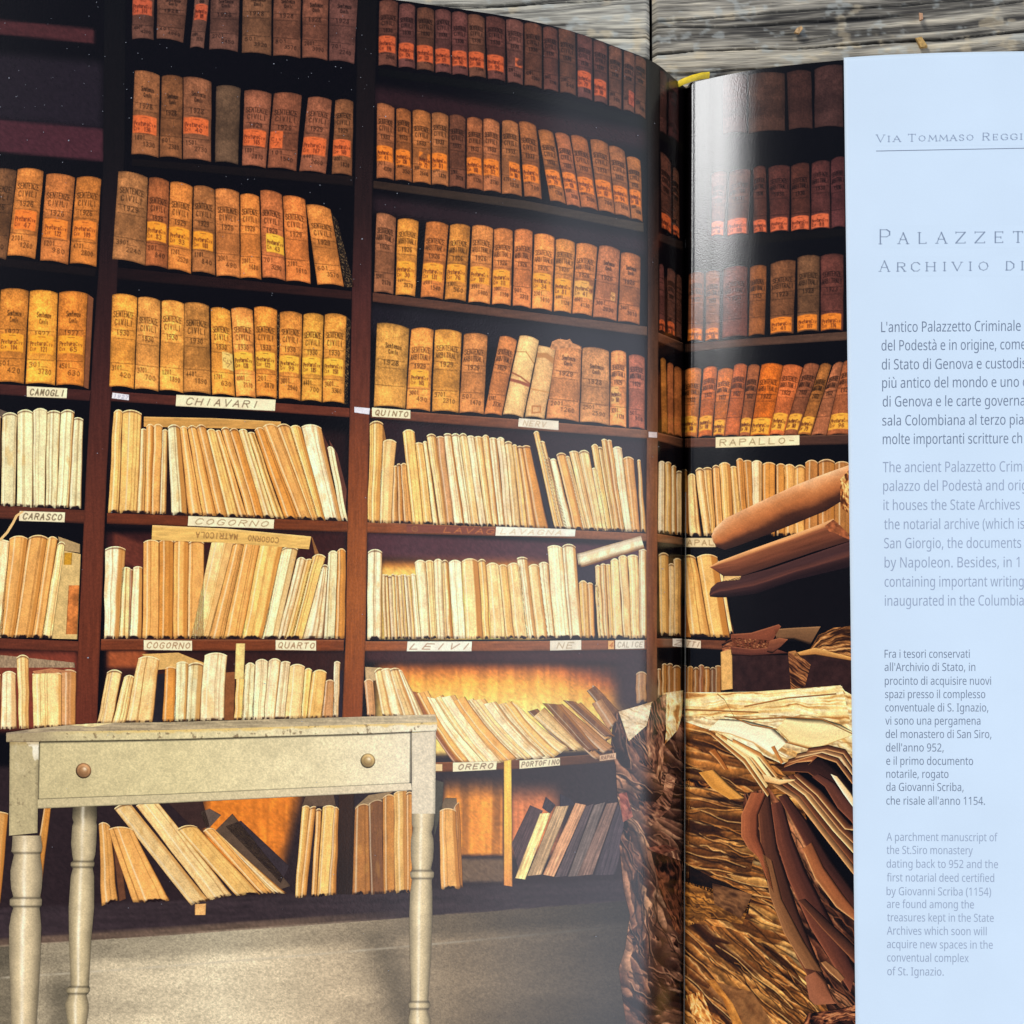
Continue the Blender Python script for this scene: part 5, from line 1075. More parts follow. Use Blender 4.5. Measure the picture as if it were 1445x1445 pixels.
for k, (q0, q1) in enumerate([((1002, 1031), (1086, 1120)), ((1010, 1032), (1084, 1108)), ((1018, 1036), (1088, 1100)), ((1026, 1042), (1090, 1096)), ((1034, 1042), (1098, 1094))]):
    m = ((q0[0] + q1[0]) / 2 + 8, (q0[1] + q1[1]) / 2 - 6)
    leaf([(q0[0], q0[1] + 5), (m[0] - 3, m[1] + 7), (q1[0] - 3, q1[1] + 4)], [q0, m, q1], ((196, 134, 70), (240, 206, 140), (214, 150, 78), (250, 232, 184), (206, 146, 80))[k], ((120, 70, 32), (236, 190, 120), (150, 92, 44), (244, 214, 150), (170, 110, 56))[k], 14 + k, (250, 226, 170), 80 + k)
leaf([(1076, 1092), (1100, 1100), (1122, 1100)], [(1080, 1104), (1100, 1108), (1120, 1102)], (246, 220, 160), (206, 150, 90), 21, None, 88)
leaf([(1088, 1054), (1096, 1068), (1102, 1078)], [(1093, 1052), (1100, 1066), (1106, 1076)], (206, 140, 74), (170, 104, 52), 22, None, 89)
leaf([(986, 1090), (1004, 1112), (1030, 1128)], [(1008, 1086), (1030, 1108), (1052, 1126)], (190, 128, 52), (206, 146, 70), 9, (226, 170, 90), 90)
leaf([(1000, 1060), (1012, 1072), (1022, 1086)], [(1010, 1056), (1024, 1078), (1028, 1086)], (164, 96, 40), (140, 80, 34), 9, E1, 91)

# ------------------------------------------------------------------ printed leather folders above the bundle
quad([(1030, 838), (1201, 800), (1203, 905), (1036, 905)], (13, 10, 13), 'printed_post', 'R', lv=4, n=.3, edge=0, seed=92)  # black hollow under the folders, shade printed as a patch, not a post
def fxq(p, name, lv, label=None): put(p, name, 'R', lv, label)
p = Patch([(1006, 764), (1004, 756), (1008, 746), (1023, 732), (1066, 711), (1124, 684), (1165, 668), (1199, 656)], [(1009, 768), (1014, 773), (1023, 776), (1036, 772), (1066, 761), (1124, 738), (1165, 721), (1199, 700)], .9)
p.C = ramp(p.V + .25 * (fbm(p.X * .02, p.Y * .04, 3) - .5), [(0, (236, 190, 144)), (.10, (214, 156, 108)), (.3, (192, 124, 74)), (.5, (172, 102, 56)), (.62, (136, 78, 44)), (.74, (68, 38, 26)), (1, (44, 26, 22))])
p.mul(.86 + .28 * fbm(p.X * .05, p.Y * .08, 5)); p.mul(.95 + .1 * vn(p.X * .7, p.Y * .7, 6)); fxq(p, 'printed_leather_folder', 10, 'thick rounded tan leather roll')
papers([(1186, 676), (1199, 662)], [(1186, 716), (1200, 726)], [(0, (70, 36, 18)), (.5, (170, 98, 44)), (1, (240, 206, 130))], 'printed_paper', 'R', 11, .1, .3, 4, 93, ang=80)
p = Patch([(1001, 800), (1015, 792), (1066, 773), (1120, 754), (1162, 738), (1176, 732)], [(1008, 804), (1021, 813), (1046, 813), (1085, 800), (1150, 778), (1200, 763)], .9)
p.C = ramp(p.V, [(0, (232, 178, 122)), (.12, (200, 138, 86)), (.22, (128, 74, 48)), (.6, (104, 58, 40)), (1, (64, 38, 32))]); p.mul(.8 + .4 * fbm(p.U * p.w * .02, p.V * p.h * .3, 7)); fxq(p, 'printed_leather_folder', 8, 'flat brown leather folder under the roll')
p = Patch([(1164, 742), (1176, 733), (1186, 742), (1196, 752)], [(1170, 750), (1178, 752), (1190, 758), (1200, 762)], .8); p.C += np.array((150, 84, 50), float); p.mul(.5 + 1.0 * fbm(p.X * .2, p.Y * .2, 8)); fxq(p, 'printed_paper', 9)
p = Patch([(1001, 838), (1003, 830), (1012, 822), (1044, 814), (1085, 803), (1199, 764)], [(1002, 842), (1012, 843), (1027, 843), (1066, 838), (1124, 818), (1200, 800)], .9)
p.C = ramp(p.V, [(0, (70, 44, 42)), (.3, (60, 38, 38)), (.55, (92, 54, 46)), (.62, (52, 32, 32)), (1, (28, 18, 22))]); p.mul(.8 + .4 * fbm(p.U * p.w * .02, p.V * p.h * .3, 9)); fxq(p, 'printed_leather_folder', 7, 'lowest dark leather folder with a blunt end')
quad([(1022, 813), (1046, 813), (1044, 818), (1020, 820)], (226, 184, 120), 'printed_paper', 'R', lv=7, seed=94)
leaf([(1031, 895), (1060, 893), (1099, 881), (1102, 884)], [(1034, 924), (1060, 922), (1085, 924), (1092, 900)], (122, 66, 44), (104, 54, 38), 9, (160, 96, 66), 95, 'printed_leather_folder')
leaf([(1031, 912), (1060, 916), (1090, 914)], [(1032, 924), (1060, 926), (1114, 922)], (110, 60, 44), (80, 42, 34), 10, (150, 90, 62), 96)
leaf([(1092, 888), (1120, 886), (1158, 884)], [(1096, 902), (1120, 902), (1143, 910)], (128, 92, 60), (96, 66, 44), 9, (160, 118, 80), 97)
leaf([(1086, 904), (1100, 900), (1112, 902)], [(1082, 920), (1090, 922), (1100, 914)], (132, 76, 50), (90, 50, 38), 11, (160, 98, 66), 98)
papers([(1143, 916), (1155, 896), (1176, 886), (1203, 883)], [(1150, 920), (1166, 922), (1186, 926), (1204, 931)], [(0, (40, 22, 14)), (.4, (120, 74, 38)), (.75, (190, 130, 74)), (1, (226, 176, 112))], 'printed_paper_bundle', 'R', 11, .02, .42, 3, 99, 2.2)
quad([(1032, 925), (1204, 924), (1205, 978), (1034, 976)], (46, 28, 27), 'printed_leather_folder', 'R', lv=8, seed=100, n=.6)
papers([(1112, 920), (1122, 918), (1144, 938)], [(1116, 972), (1126, 972), (1136, 968)], [(0, (40, 22, 16)), (.5, (124, 74, 44)), (1, (198, 138, 80))], 'printed_paper', 'R', 12, .03, .35, 3, 101, 2.0, ang=32)
leaf([(1120, 922), (1150, 914), (1204, 928)], [(1120, 926), (1150, 924), (1204, 933)], (226, 170, 96), (170, 110, 56), 12, None, 102)
quad([(1017, 920), (1033, 916), (1034, 972), (1018, 974)], (214, 166, 98), 'printed_paper', 'R', lv=10, seed=103)
papers([(1018, 908), (1034, 900), (1100, 904)], [(1020, 922), (1036, 924), (1096, 922)], BRN, 'printed_paper', 'R', 9, .05, .3, 4, 104, 1.6, -.1)

# ------------------------------------------------------------------ white text column
E0 = rays(1190.6, 83)
def edge_px(y): return 1190.6 + (y - 83) * (1207.2 - 1190.6) / 1362
p = Patch([(edge_px(y), y) for y in np.linspace(85, 1470, 60)], [(1480, y) for y in np.linspace(85, 1470, 60)], 3)
# the column is a separate white leaf whose left edge lies over the photograph
ysw = np.linspace(YT - PAGE_H, YT + .0005, 240)
A = on_page(np.array([1190.6, 1207.2]), np.array([83.0, 1445.0]), 'R')
k = (A[1, 0] - A[0, 0]) / (A[1, 1] - A[0, 1])
us = np.linspace(0, 1, 160)
Uu, Yw = np.meshgrid(us, ysw[::-1])
x0 = A[0, 0] + k * (Yw - A[0, 1])
Xw = x0 + Uu * (XG + RW / 1000 - .001 - x0)
n = normal(Xw, Yw, 'R')
PAPER = np.array((203, 216, 225))
lift = .00020
Pw = np.stack([Xw, Yw, height(Xw, Yw, 'R')], -1) + n * lift
Cw = np.zeros(Pw.shape) + PAPER
Cw *= (.985 + .03 * fbm(Xw * 60, Yw * 60, 3))[..., None]
text_page = adopt(grid('text_page', Pw, M_TEXT, book, Cw))
sm = text_page.modifiers.new('thickness', 'SOLIDIFY'); sm.thickness = .00016; sm.offset = -1
text_page['label'] = 'white leaf with two columns of grey text'
PAR['R2'] = text_page

def on_leaf(px, py, extra):
    return on_page(px, py, 'R', lift + extra)
def heading(letters, name, box, tn, wd, ink):
    x0, y0, x1, y1 = box
    p = Patch([(x0, y0), (x1, y0)], [(x0, y1), (x1, y1)], .45)
    p.C += PAPER
    for ch, xl, xr, yb, h in letters:
        sl = (xr - xl) / 4
        for st in FONT[ch]:
            q = [(xl + gx * sl, yb - gy * h / 6) for gx, gy in st]
            for (ax, ay), (bx, by) in zip(q[:-1], q[1:]):
                dx, dy = bx - ax, by - ay
                steep = abs(dy) > abs(dx) * .6
                thick = steep and (dx * dy > 0 or abs(dx) < 1.0)          # stems and right-leaning diagonals carry the weight
                if ch in 'Z': thick = steep
                p.stroke([(ax, ay), (bx, by)], wd if thick else wd * .55, ink, .95)
            for (ax, ay), o in ((q[0], q[1]), (q[-1], q[-2])):
                if ch in 'COGSQ': continue
                if abs(o[1] - ay) > abs(o[0] - ax) * .5:
                    p.stroke([(ax - wd * 1.2, ay), (ax + wd * 1.2, ay)], wd * .5, ink, .9)
                elif h > 6: p.stroke([(ax, ay - wd * .3), (ax, ay + wd * 1.0 * (1 if ay < yb - h / 2 else -1))], wd * .6, ink, .9)
    X = p.X
    g = grid(name, on_leaf(X, p.Y, 1.2e-5), M_TEXT, text_page, p.C * (.985 + .03 * .5))
    return g
def spaced(txt, spec):
    return [(c, *s) for c, s in zip(txt, spec)]
b = lambda x: 200.8 - (x - 1237) * .017
H1 = [('V', 1237, 1247.5, 10), ('I', 1251.5, 1256.5, 8), ('A', 1260.5, 1270, 8), ('T', 1281.5, 1291.5, 10), ('O', 1296.5, 1305, 8), ('M', 1310.5, 1321, 8), ('M', 1325.5, 1336.5, 8), ('A', 1340.5, 1349, 8), ('S', 1353.5, 1359.5, 8), ('O', 1364, 1372.5, 8), ('R', 1387, 1395, 10), ('E', 1401.5, 1407, 8), ('G', 1412.5, 1421, 8), ('G', 1426, 1434.5, 8), ('I', 1437.5, 1443.5, 8)]
heading([(c, x, X_, b(x), h) for c, x, X_, h in H1], 'heading', (1230, 184, 1449, 206), None, 1.25, (120, 132, 152))
b2 = lambda x: 344.6 - (x - 1240) * .011
H2 = [('P', 1242, 1255, 20), ('A', 1268, 1280.5, 15.4), ('L', 1297, 1307, 15.4), ('A', 1321.5, 1334.5, 15.4), ('Z', 1348.5, 1361.5, 15.2), ('Z', 1375.5, 1389, 15.2), ('E', 1404, 1414.5, 15.2), ('T', 1429.5, 1442.5, 15.2)]
heading([(c, x, X_, b2(x), h) for c, x, X_, h in H2], 'heading', (1232, 318, 1449, 350), None, 1.7, (112, 124, 142))
b3 = lambda x: 383.4 - (x - 1240) * .0105
H3 = [('A', 1241.5, 1254, 15), ('R', 1266.5, 1276.5, 12), ('C', 1286, 1297.5, 12), ('H', 1307.5, 1318.5, 12), ('I', 1329, 1336, 12), ('V', 1344, 1356.5, 12), ('I', 1366, 1371.5, 12), ('O', 1381, 1393.5, 12), ('D', 1420, 1430, 12), ('I', 1438, 1446, 12)]
heading([(c, x, X_, b3(x), h) for c, x, X_, h in H3], 'heading', (1232, 362, 1449, 390), None, 1.5, (112, 124, 142))
px_ = np.linspace(1236, 1490, 60)
py_ = np.interp(px_, [1236, 1445, 1490], [213.6, 209.6, 209.2])
Pr = np.stack([on_leaf(px_, py_ - .55, 1.4e-5), on_leaf(px_, py_ + .55, 1.4e-5)], 0)
grid('rule', Pr, M_TEXT, text_page, np.zeros(Pr.shape) + np.array((112, 122, 140)))

INK_IT, INK_EN = (108, 119, 136), (146, 157, 175)
def m_ink(name, c):
    m = plain(name, tuple(float(v) for v in lin(np.array(c, float))), .5, 900, .04); return m
MI, ME = m_ink('dark_grey_printing_ink', INK_IT), m_ink('light_grey_printing_ink', INK_EN)
LINES = [  # text, left, baseline, right end, size, ink, part
    ("L'antico Palazzetto Criminale", 1243.2, 469, 1439.8, 0), ("del Podestà e in origine,", 1243.6, 495, 1405.5, 0), ("di Stato di Genova e", 1244, 521.7, 1384.8, 0), ("più antico del mondo e uno", 1244.6, 547.7, 1437.3, 0), ("di Genova e le carte", 1245.3, 574, 1383.7, 0),
    ("sala Colombiana al terzo", 1244.8, 600.7, 1418.4, 0), ("molte importanti scritture", 1245.4, 627, 1422.3, 0),
    ("The ancient Palazzetto", 1245.4, 666.6, 1404.3, 1), ("palazzo del Podestà and", 1246, 693, 1416, 1), ("it houses the State Archives", 1246.4, 720, 1438.6, 1), ("the notarial archive (which is", 1247.3, 747, 1445, 1), ("San Giorgio, the documents", 1247.3, 773.8, 1440.5, 1), ("by Napoleon. Besides, in", 1248, 801, 1427, 1), ("containing important writing", 1248, 828, 1444, 1), ("inaugurated in the Columbia", 1248.3, 854.8, 1444, 1),
    ("Fra i tesori conservati", 1248, 928.2, 1368, 2), ("all'Archivio di Stato, in", 1248, 946.8, 1375.8, 2), ("procinto di acquisire nuovi", 1248.3, 966.2, 1398, 2), ("spazi presso il complesso", 1248.7, 985, 1389.8, 2), ("conventuale di S. Ignazio,", 1248.9, 1003.8, 1394.2, 2), ("vi sono una pergamena", 1249, 1022.4, 1383, 2), ("del monastero di San Siro,", 1249.5, 1041.2, 1398.5, 2), ("dell'anno 952,", 1249.9, 1060.2, 1331.2, 2), ("e il primo documento", 1250.3, 1079, 1372.7, 2), ("notarile, rogato", 1250.4, 1097.4, 1338, 2), ("da Giovanni Scriba,", 1250.4, 1115.8, 1359.3, 2), ("che risale all'anno 1154.", 1250.4, 1135.1, 1389.4, 2),
    ("A parchment manuscript of", 1250.8, 1186.2, 1407.2, 3), ("the St.Siro monastery", 1250.8, 1204.6, 1372.3, 3), ("dating back to 952 and the", 1250.8, 1224, 1407.8, 3), ("first notarial deed certified", 1251.2, 1243.4, 1402.4, 3), ("by Giovanni Scriba (1154)", 1250.8, 1262.8, 1398, 3), ("are found among the", 1251.2, 1280.8, 1373.9, 3), ("treasures kept in the State", 1251.6, 1299.6, 1401.8, 3), ("Archives which soon will", 1251.2, 1318.4, 1391.7, 3), ("acquire new spaces in the", 1251.2, 1337.4, 1400.4, 3), ("conventual complex", 1251.6, 1356.3, 1366.5, 3), ("of St. Ignazio.", 1251.8, 1375.7, 1331.2, 3)]
TAIL = {1: " come", 2: " custodis", 3: " d", 4: " governa", 5: " pia", 6: " ch", 7: " Crimi", 8: " orig", 12: " 1"}
GLYPHS = {}
for gl in """ 209
'180:128,573 112,366 68,366 52,573
(241:32,220 35,285 45,348 60,409 83,468 113,522 150,573 217,573 167,493 132,407 111,315 103,221 107,159 116,98 132,38 154,-20 182,-75 216,-127 150,-127 113,-77 83,-24 60,34 45,94 35,156
)241:209,220 205,156 196,94 180,34 158,-24 128,-77 91,-127 25,-127 59,-75 87,-20 108,38 124,98 134,159 137,221 134,283 124,346 108,406 87,465 59,521 24,573 91,573 128,522 158,468 180,409 196,348 205,285
,215:154,84 85,-103 33,-103 73,93 148,93
.215:58,43 61,69 72,85 88,94 107,97 126,94 142,85 153,69 157,43 153,18 142,2 126,-8 107,-11 88,-8 72,2 61,18
1459:285,0 216,0 219,499 108,405 71,452 226,573 285,573
2459:417,0 38,0 38,59 287,320 306,353 318,387 322,424 315,466 294,496 261,514 221,520 181,517 147,506 115,489 83,466 45,513 94,548 153,572 221,581 270,576 313,562 347,540 372,510 388,472 394,428 389,385 375,344 353,305 128,64 417,64
4459:443,130 359,130 359,0 291,0 291,130 17,130 17,190 286,576 359,576 359,193 443,193/295,500 292,500 86,193 291,193
5459:221,351 275,346 322,331 361,307 389,274 407,232 413,183 407,128 387,81 356,43 314,15 261,-2 199,-8 116,0 80,10 51,23 51,90 82,74 121,62 200,52 239,55 274,65 302,82 323,106 336,137 341,176 332,225 306,262 262,284 197,292 99,280 64,302 86,573 373,573 373,508 146,508 132,342
9459:417,328 401,183 387,139 366,99 340,63 306,33 265,11 214,-3 82,0 82,60 204,54 245,68 278,90 303,118 322,153 334,192 346,281 341,281 290,233 237,216 204,214 158,219 118,235 85,260 61,294 45,336 40,387 46,443 63,491 90,529 127,557 171,575 223,581 262,577 299,565 332,545 361,518 384,483 402,439 413,388/223,521 178,513 142,488 118,447 110,388 117,339 137,301 171,277 220,269 256,273 286,285 311,303 330,325 342,349 346,374 315,474 298,493 277,508 252,518
A512:437,0 368,177 141,177 73,0 0,0 224,575 289,575 512,0/255,500 165,241 346,241
B521:241,573 336,565 404,541 445,497 459,431 456,399 446,371 431,347 409,328 382,313 350,304 350,300 384,292 415,279 441,261 461,236 474,203 478,163 472,115 454,74 425,42 385,19 337,5 279,0 78,0 78,573/256,329 318,335 357,352 377,382 384,423 376,463 351,490 308,506 245,511 150,511 150,329/150,269 150,61 265,61 330,68 371,91 394,125 401,168 398,197 388,221 370,241 344,256 307,266
C507:323,517 280,513 241,502 206,482 178,456 155,423 139,383 129,337 125,286 131,220 147,164 175,117 213,83 262,62 322,55 460,78 460,15 356,-7 312,-8 232,1 166,28 115,72 78,131 56,203 49,287 53,349 67,406 89,456 120,499 159,534 206,559 261,575 324,581 409,572 448,561 482,547 453,486 394,508 360,515
F416:150,0 78,0 78,573 398,573 398,509 150,509 150,306 383,306 383,243 150,243
G584:326,302 524,302 524,22 478,8 431,-1 323,-8 241,1 173,28 120,71 81,130 57,202 49,286 58,370 84,442 127,500 186,544 259,571 346,581 437,572 516,547 489,484 421,508 382,515 342,517 278,510 225,489 181,455 150,409 131,353 124,286 130,222 146,166 175,119 216,84 270,62 340,55 452,68 452,238 326,238
I272:239,0 32,0 32,42 99,57 99,515 32,531 32,573 239,573 239,531 172,515 172,57 239,42
L420:78,0 78,573 150,573 150,64 400,64 400,0
N609:532,0 447,0 141,476 138,476 144,0 78,0 78,573 161,573 467,99 470,99 464,573 532,573
P485:229,573 326,562 393,528 431,475 444,404 441,370 433,336 417,306 395,278 364,255 324,238 275,227 150,223 150,0 78,0 78,573/223,511 150,511 150,285 258,288 298,296 330,311 352,334 365,363 370,401 361,449 334,484 289,504
S440:403,153 396,106 378,66 348,35 307,11 257,-3 198,-8 41,19 41,88 156,57 240,57 273,66 298,79 316,98 327,120 330,147 327,173 318,194 302,213 277,230 85,330 69,351 57,375 50,403 48,435 54,477 71,513 99,542 136,563 180,576 231,581 318,572 389,549 366,487 266,515 196,515 169,507 148,494 133,478 124,457 121,434 124,407 133,386 149,367 172,351 332,279 362,255 385,228 398,194
T446:259,0 187,0 187,509 8,509 8,573 437,573 437,509 259,509
a450:231,437 299,428 347,403 376,358 385,293 385,0 334,0 320,61 279,22 234,-1 172,-8 136,-5 103,6 75,23 55,48 41,80 37,119 50,176 87,219 152,245 243,257 316,259 310,330 293,359 265,375 227,380 194,378 106,347 84,400 151,426 190,434/252,208 184,200 141,182 118,155 110,119 115,87 132,66 157,53 188,49 238,56 279,79 306,117 315,172 315,210
b493:135,373 139,373 161,398 189,419 226,432 272,437 344,423 401,381 437,312 449,215 444,147 427,91 400,48 365,17 322,-2 272,-8 226,-3 189,10 161,31 139,55 133,55 119,0 68,0 68,609 139,609/260,379 219,374 188,361 165,339 150,308 142,268 145,144 165,93 202,61 261,51 312,61 348,93 369,145 376,216 369,287 348,338 311,368
c385:241,-8 187,-2 139,15 99,45 69,87 50,143 44,213 51,284 71,342 102,385 142,415 191,432 245,438 358,415 337,356 244,376 204,371 172,358 148,335 131,303 120,263 117,213 120,166 131,126 148,94 172,71 202,58 240,53 351,78 351,15 275,-7
d493:221,-8 148,6 92,48 56,117 44,214 56,311 93,381 149,424 221,438 253,436 303,420 354,374 359,374 354,609 425,609 425,0 368,0 358,58 354,58 303,11 252,-6/232,51 290,60 328,88 348,135 349,284 329,336 291,369 231,379 181,368 146,334 124,281 117,213 124,144 146,93 181,61
e452:234,438 286,432 329,414 364,385 390,346 406,299 411,201 117,201 127,137 154,90 197,62 254,52 293,54 392,82 392,20 327,-1 251,-8 194,-2 143,17 101,48 70,91 51,146 44,212 50,277 68,333 96,378 134,411 181,431/233,380 188,372 154,348 130,309 119,257 338,257 335,292 326,322 312,346 292,364 266,376
f276:266,375 158,375 158,0 87,0 87,375 12,375 12,408 87,432 92,507 104,547 124,577 152,597 186,609 310,599 292,544 228,556 197,550 175,532 162,502 158,430 266,430
g493:221,438 261,434 297,422 329,402 355,373 359,373 369,430 425,430 425,-7 420,-63 404,-109 378,-146 341,-172 293,-187 233,-192 147,-186 78,-165 78,-100 111,-114 149,-125 191,-132 237,-134 286,-126 324,-101 347,-63 358,57 354,57 329,28 299,8 263,-4 221,-8 147,7 91,51 56,121 44,214 56,306 91,377 147,423/230,379 197,374 169,359 147,336 130,303 120,262 117,213 124,143 146,92 182,60 232,50 262,52 288,58 309,69 326,85 340,105 349,131 353,267 343,309 326,340 302,362 270,374
h496:135,370 140,370 155,391 196,420 273,437 321,433 360,421 391,400 413,370 426,330 431,280 431,0 361,0 361,275 355,321 338,353 308,372 265,379 222,374 189,360 166,338 150,308 142,269 139,222 139,0 68,0 68,609 139,609
i207:139,430 139,0 68,0 68,430/104,591 119,588 133,580 142,566 145,546 142,526 133,512 119,504 104,501 88,504 75,512 66,526 63,546 66,566 75,580 88,588
k428:135,221 326,430 409,430 235,246 421,0 336,0 187,200 138,158 138,0 68,0 68,609 138,609
l207:139,0 68,0 68,609 139,609
m750:540,438 603,429 649,401 676,352 685,280 685,0 615,0 615,277 610,321 594,353 567,372 528,379 474,369 438,342 418,298 411,237 411,0 342,0 342,277 339,308 332,333 320,353 303,367 281,376 253,379 215,374 185,360 164,338 150,308 141,269 139,0 68,0 68,430 125,430 136,371 140,371 155,392 173,409 194,422 266,438 312,433 349,420 378,398 398,366 402,366 427,398 461,420 499,433
n496:275,438 343,429 391,401 421,352 431,280 431,0 361,0 361,275 355,321 338,353 308,372 265,379 204,368 166,338 146,289 139,223 139,0 68,0 68,430 125,430 136,371 140,371 156,392 175,409
o485:442,216 438,165 428,121 411,82 388,51 359,25 324,7 285,-4 241,-8 200,-4 163,7 129,25 100,51 77,82 59,121 48,165 44,216 50,282 68,336 97,380 137,412 186,431 244,438 299,431 347,412 387,380 417,336 436,282/117,216 120,169 130,128 147,95 172,71 203,56 243,51 282,56 314,71 339,95 356,128 366,169 369,216 365,263 355,303 338,335 314,359 282,374 242,379 185,368 147,335 124,284
p493:273,438 344,424 401,383 437,313 449,216 444,148 427,93 401,49 365,17 322,-2 272,-8 241,-6 213,1 139,55 134,55 139,-192 68,-192 68,430 126,430 136,371 189,419 240,436/260,379 221,374 190,362 167,342 152,313 142,275 142,167 150,126 165,93 188,70 220,55 261,51 297,56 326,72 348,98 364,131 373,171 376,217 369,283 348,334 311,367
q493:358,58 354,58 332,32 303,11 266,-3 219,-8 148,6 93,48 56,117 44,214 50,282 67,338 93,381 129,413 172,432 221,438 267,433 304,419 333,397 358,371 369,430 425,430 425,-192 354,-192/233,51 272,55 304,67 327,87 342,116 352,153 348,285 328,337 290,369 231,379 181,368 145,334 124,281 117,213 124,145 146,93 182,61
r331:319,433 310,368 240,371 195,351 176,334 149,289 141,261 139,0 68,0 68,430 126,430 134,351 137,351 191,413 214,426 240,435
s384:348,119 343,80 327,49 302,24 268,6 226,-4 176,-8 99,-1 42,19 42,83 141,52 178,49 224,53 256,66 274,86 280,112 278,128 259,154 76,245 57,266 45,292 41,324 52,372 85,408 137,430 202,438 339,409 315,353 197,380 159,377 131,366 114,350 108,328 111,312 119,298 289,215 314,197 333,176 344,150
t289:272,59 272,5 167,-5 138,4 112,20 91,44 78,79 74,125 74,375 13,375 13,409 75,437 103,528 144,528 144,430 269,430 269,375 144,375 144,127 149,93 163,69 185,54
u496:427,430 427,0 370,0 359,57 356,57 340,36 321,20 220,-8 173,-4 134,8 103,29 81,59 68,99 63,148 63,430 135,430 135,153 141,108 158,76 188,57 230,51 273,55 306,69 330,91 345,121 354,160 357,206 357,430
v407:163,0 0,430 75,430 201,63 204,63 332,430 407,430 244,0
w630:316,357 313,357 207,1 127,1 9,431 82,431 169,73 172,73 277,431 354,431 457,74 460,74 549,431 621,431 502,1 419,1
x424:170,220 22,430 102,430 213,268 322,430 402,430 253,220 410,0 330,0 213,172 94,0 14,0
y409:1,430 76,430 205,68 209,68 333,430 409,430 224,-59 188,-130 165,-156 138,-176 106,-188 9,-186 9,-130 99,-126 174,-2
z377:346,0 31,0 31,47 262,375 45,375 45,430 340,430 340,377 112,55 346,55
à450:231,437 299,428 347,403 376,358 385,293 385,0 334,0 320,61 279,22 234,-1 172,-8 136,-5 103,6 75,23 55,48 41,80 37,119 50,176 87,219 152,245 243,257 316,259 310,330 293,359 265,375 227,380 194,378 106,347 84,400 151,426 190,434/252,208 184,200 141,182 118,155 110,119 115,87 132,66 157,53 188,49 238,56 279,79 306,117 315,172 315,210/205,614 282,496 282,486 235,486 121,606 121,614
ù496:427,430 427,0 370,0 359,57 356,57 340,36 321,20 220,-8 173,-4 134,8 103,29 81,59 68,99 63,148 63,430 135,430 135,153 141,108 158,76 188,57 230,51 273,55 306,69 330,91 345,121 354,160 357,206 357,430/228,614 305,496 305,486 257,486 144,606 144,614""".split('\n'):
    if not gl: continue
    hd, _, body = gl[1:].partition(':')
    GLYPHS[gl[0]] = (float(hd), [[tuple(float(q) for q in pt.split(',')) for pt in lp.split()] for lp in body.split('/')] if body else [])
def outlines(txt):
    x, out = 0.0, []
    for ch in txt:
        adv, lps = GLYPHS[ch]
        for lp in lps: out.append([(x + a, b) for a, b in lp])
        x += adv
    return out
for part, (nm, mat) in enumerate([('paragraph', MI), ('paragraph', ME), ('caption', MI), ('caption', ME)]):
    cu = bpy.data.curves.new(nm, 'CURVE'); cu.dimensions = '2D'; cu.fill_mode = 'BOTH'
    for idx, (txt, xl, yb, xr, pt_) in enumerate(LINES):
        if pt_ != part: continue
        o1 = [q for lp in outlines(txt) for q in lp]
        mn, mx_ = min(q[0] for q in o1), max(q[0] for q in o1)
        sx = (xr - xl) / (mx_ - mn)
        sy = .0254 if part < 2 else .0198
        for lp in outlines(txt + TAIL.get(idx, '')):
            sp = cu.splines.new('POLY'); sp.points.add(len(lp) - 1); sp.use_cyclic_u = True
            for pnt, (gx, gy) in zip(sp.points, lp):
                X = xl + (gx - mn) * sx
                pnt.co = (X, -(yb - gy * sy + (X - xl) * (-.010 + .018 * (yb - 470) / 900)), 0, 1)
    ob = bpy.data.objects.new(nm, cu); COL.objects.link(ob)
    dg = bpy.context.evaluated_depsgraph_get()
    me = ob.evaluated_get(dg).to_mesh()
    co = np.empty(len(me.vertices) * 3); me.vertices.foreach_get('co', co); co = co.reshape(-1, 3)
    Fc = [tuple(q.vertices) for q in me.polygons]
    ob.evaluated_get(dg).to_mesh_clear(); bpy.data.objects.remove(ob); bpy.data.curves.remove(cu)
    o = poly(nm, on_leaf(co[:, 0], -co[:, 1], 1.0e-5), Fc, mat, text_page)
    o['label'] = ('Italian text in darker grey', 'English text in paler grey', 'Italian caption in darker grey', 'English caption in paler grey')[part]

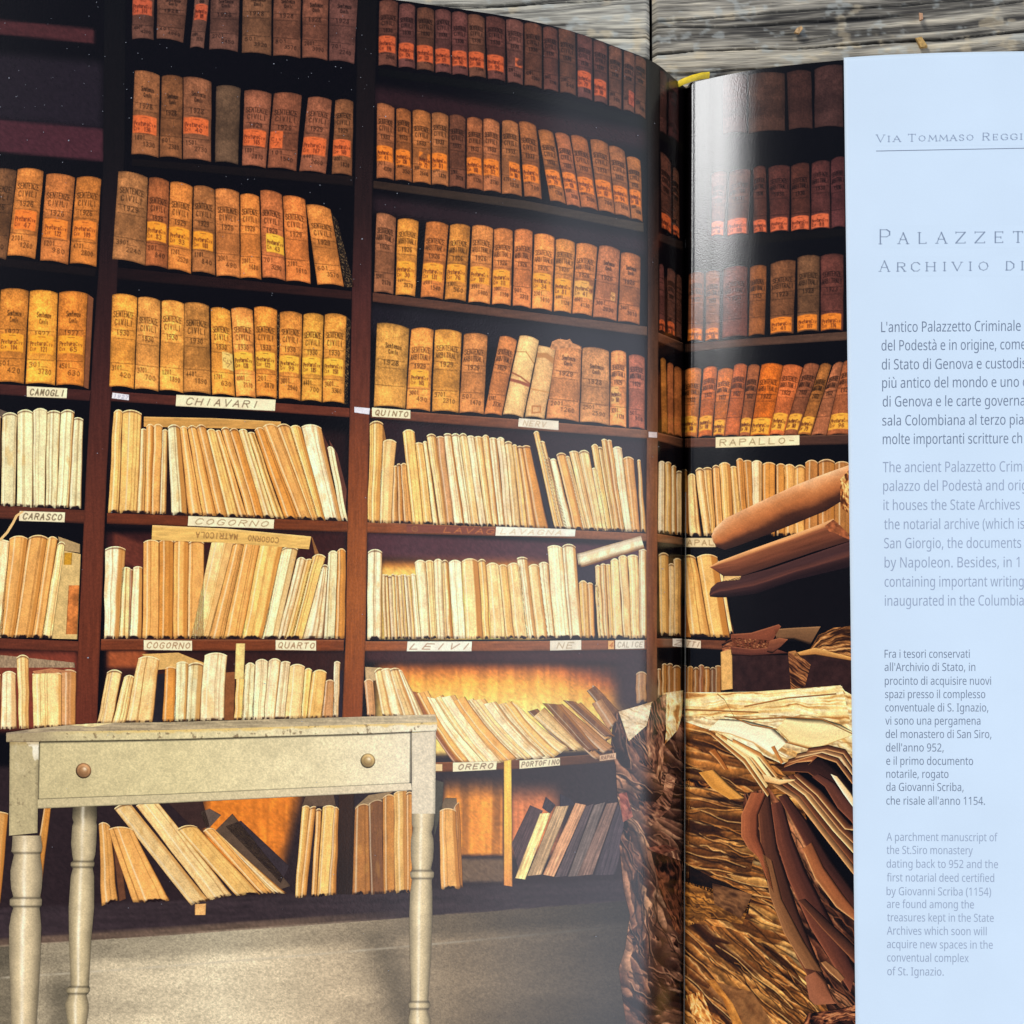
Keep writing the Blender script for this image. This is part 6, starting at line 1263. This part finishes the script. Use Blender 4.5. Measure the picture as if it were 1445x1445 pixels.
# ------------------------------------------------------------------ small loose things: wood chips and dust
def chip(pts, h, rgb, label):
    px = np.array(pts, float); z0 = ZT + .0002
    V = []
    for z, s in ((z0, 1.0), (z0 + h, .86)):
        c = px.mean(0)
        for q in px:
            x, y = tpx(*(c + (q - c) * s), z); V.append((x, y, z + (.0003 * (q[0] % 3) if s < 1 else 0)))
    n = len(pts)
    Fc = [tuple(range(n - 1, -1, -1))[::-1], tuple(range(n, 2 * n))] + [(k, (k + 1) % n, n + (k + 1) % n, n + k) for k in range(n)]
    V = np.array(V); c = V.mean(0); c[2] = z0
    o = poly('wood_chip', V - c, Fc, plain('splinter_wood', rgb, .7, 1500, .2), None, False); o.location = c
    o['label'], o['category'], o['group'] = label, 'wood chip', 'wood chips on the table'
    bpy.context.view_layer.update()
    bm = __import__('bmesh').new(); bm.from_mesh(o.data); __import__('bmesh').ops.recalc_face_normals(bm, faces=bm.faces); bm.to_mesh(o.data); bm.free()
chip([(1120, 47), (1124, 40), (1131, 36), (1133, 41), (1127, 49)], .0014, (.50, .30, .13), 'small pale tan wood chip on the table left of the white page')
chip([(1296.5, 18), (1302, 18.5), (1301.5, 29), (1297, 30)], .0013, (.52, .27, .14), 'tiny upright pinkish splinter at the top edge above the white page')
chip([(1291, 54), (1300, 51.5), (1309, 65), (1308, 68), (1298, 69)], .0018, (.48, .28, .08), 'largest orange-tan wood chip close to the head of the white page')
# dust lying on the glossy photo page
rg = np.random.RandomState(5)
V, Fc = [], []
for k in range(300):
    if k < 130: px, py = rg.uniform(0, 545), abs(rg.normal(0, 170))
    else: px, py = rg.uniform(0, 950), rg.uniform(60, 1400)
    r = rg.uniform(.35, .8) * (1.7 if rg.rand() < .07 else 1)
    a0 = rg.uniform(0, 6.28)
    pts = np.array([[px + r * rg.uniform(.6, 1.2) * math.cos(a0 + j * 1.257), py + r * rg.uniform(.5, 1.1) * math.sin(a0 + j * 1.257)] for j in range(5)])
    b_ = on_page(pts[:, 0], pts[:, 1], 'L', 3.2e-4 * 0 + 2.6e-4); c_ = on_page(np.array([px]), np.array([py]), 'L', 3.3e-4)
    m = len(V); V += list(b_) + list(c_)
    Fc += [(m + j, m + 5, m + (j + 1) % 5) for j in range(5)]
du = poly('dust', V, Fc, plain('grey_dust', (.34, .34, .36), .9, 3000, .2))
du['kind'] = 'stuff'; du['label'] = 'pale dust specks scattered over the dark glossy photo page'; du['category'] = 'dust'
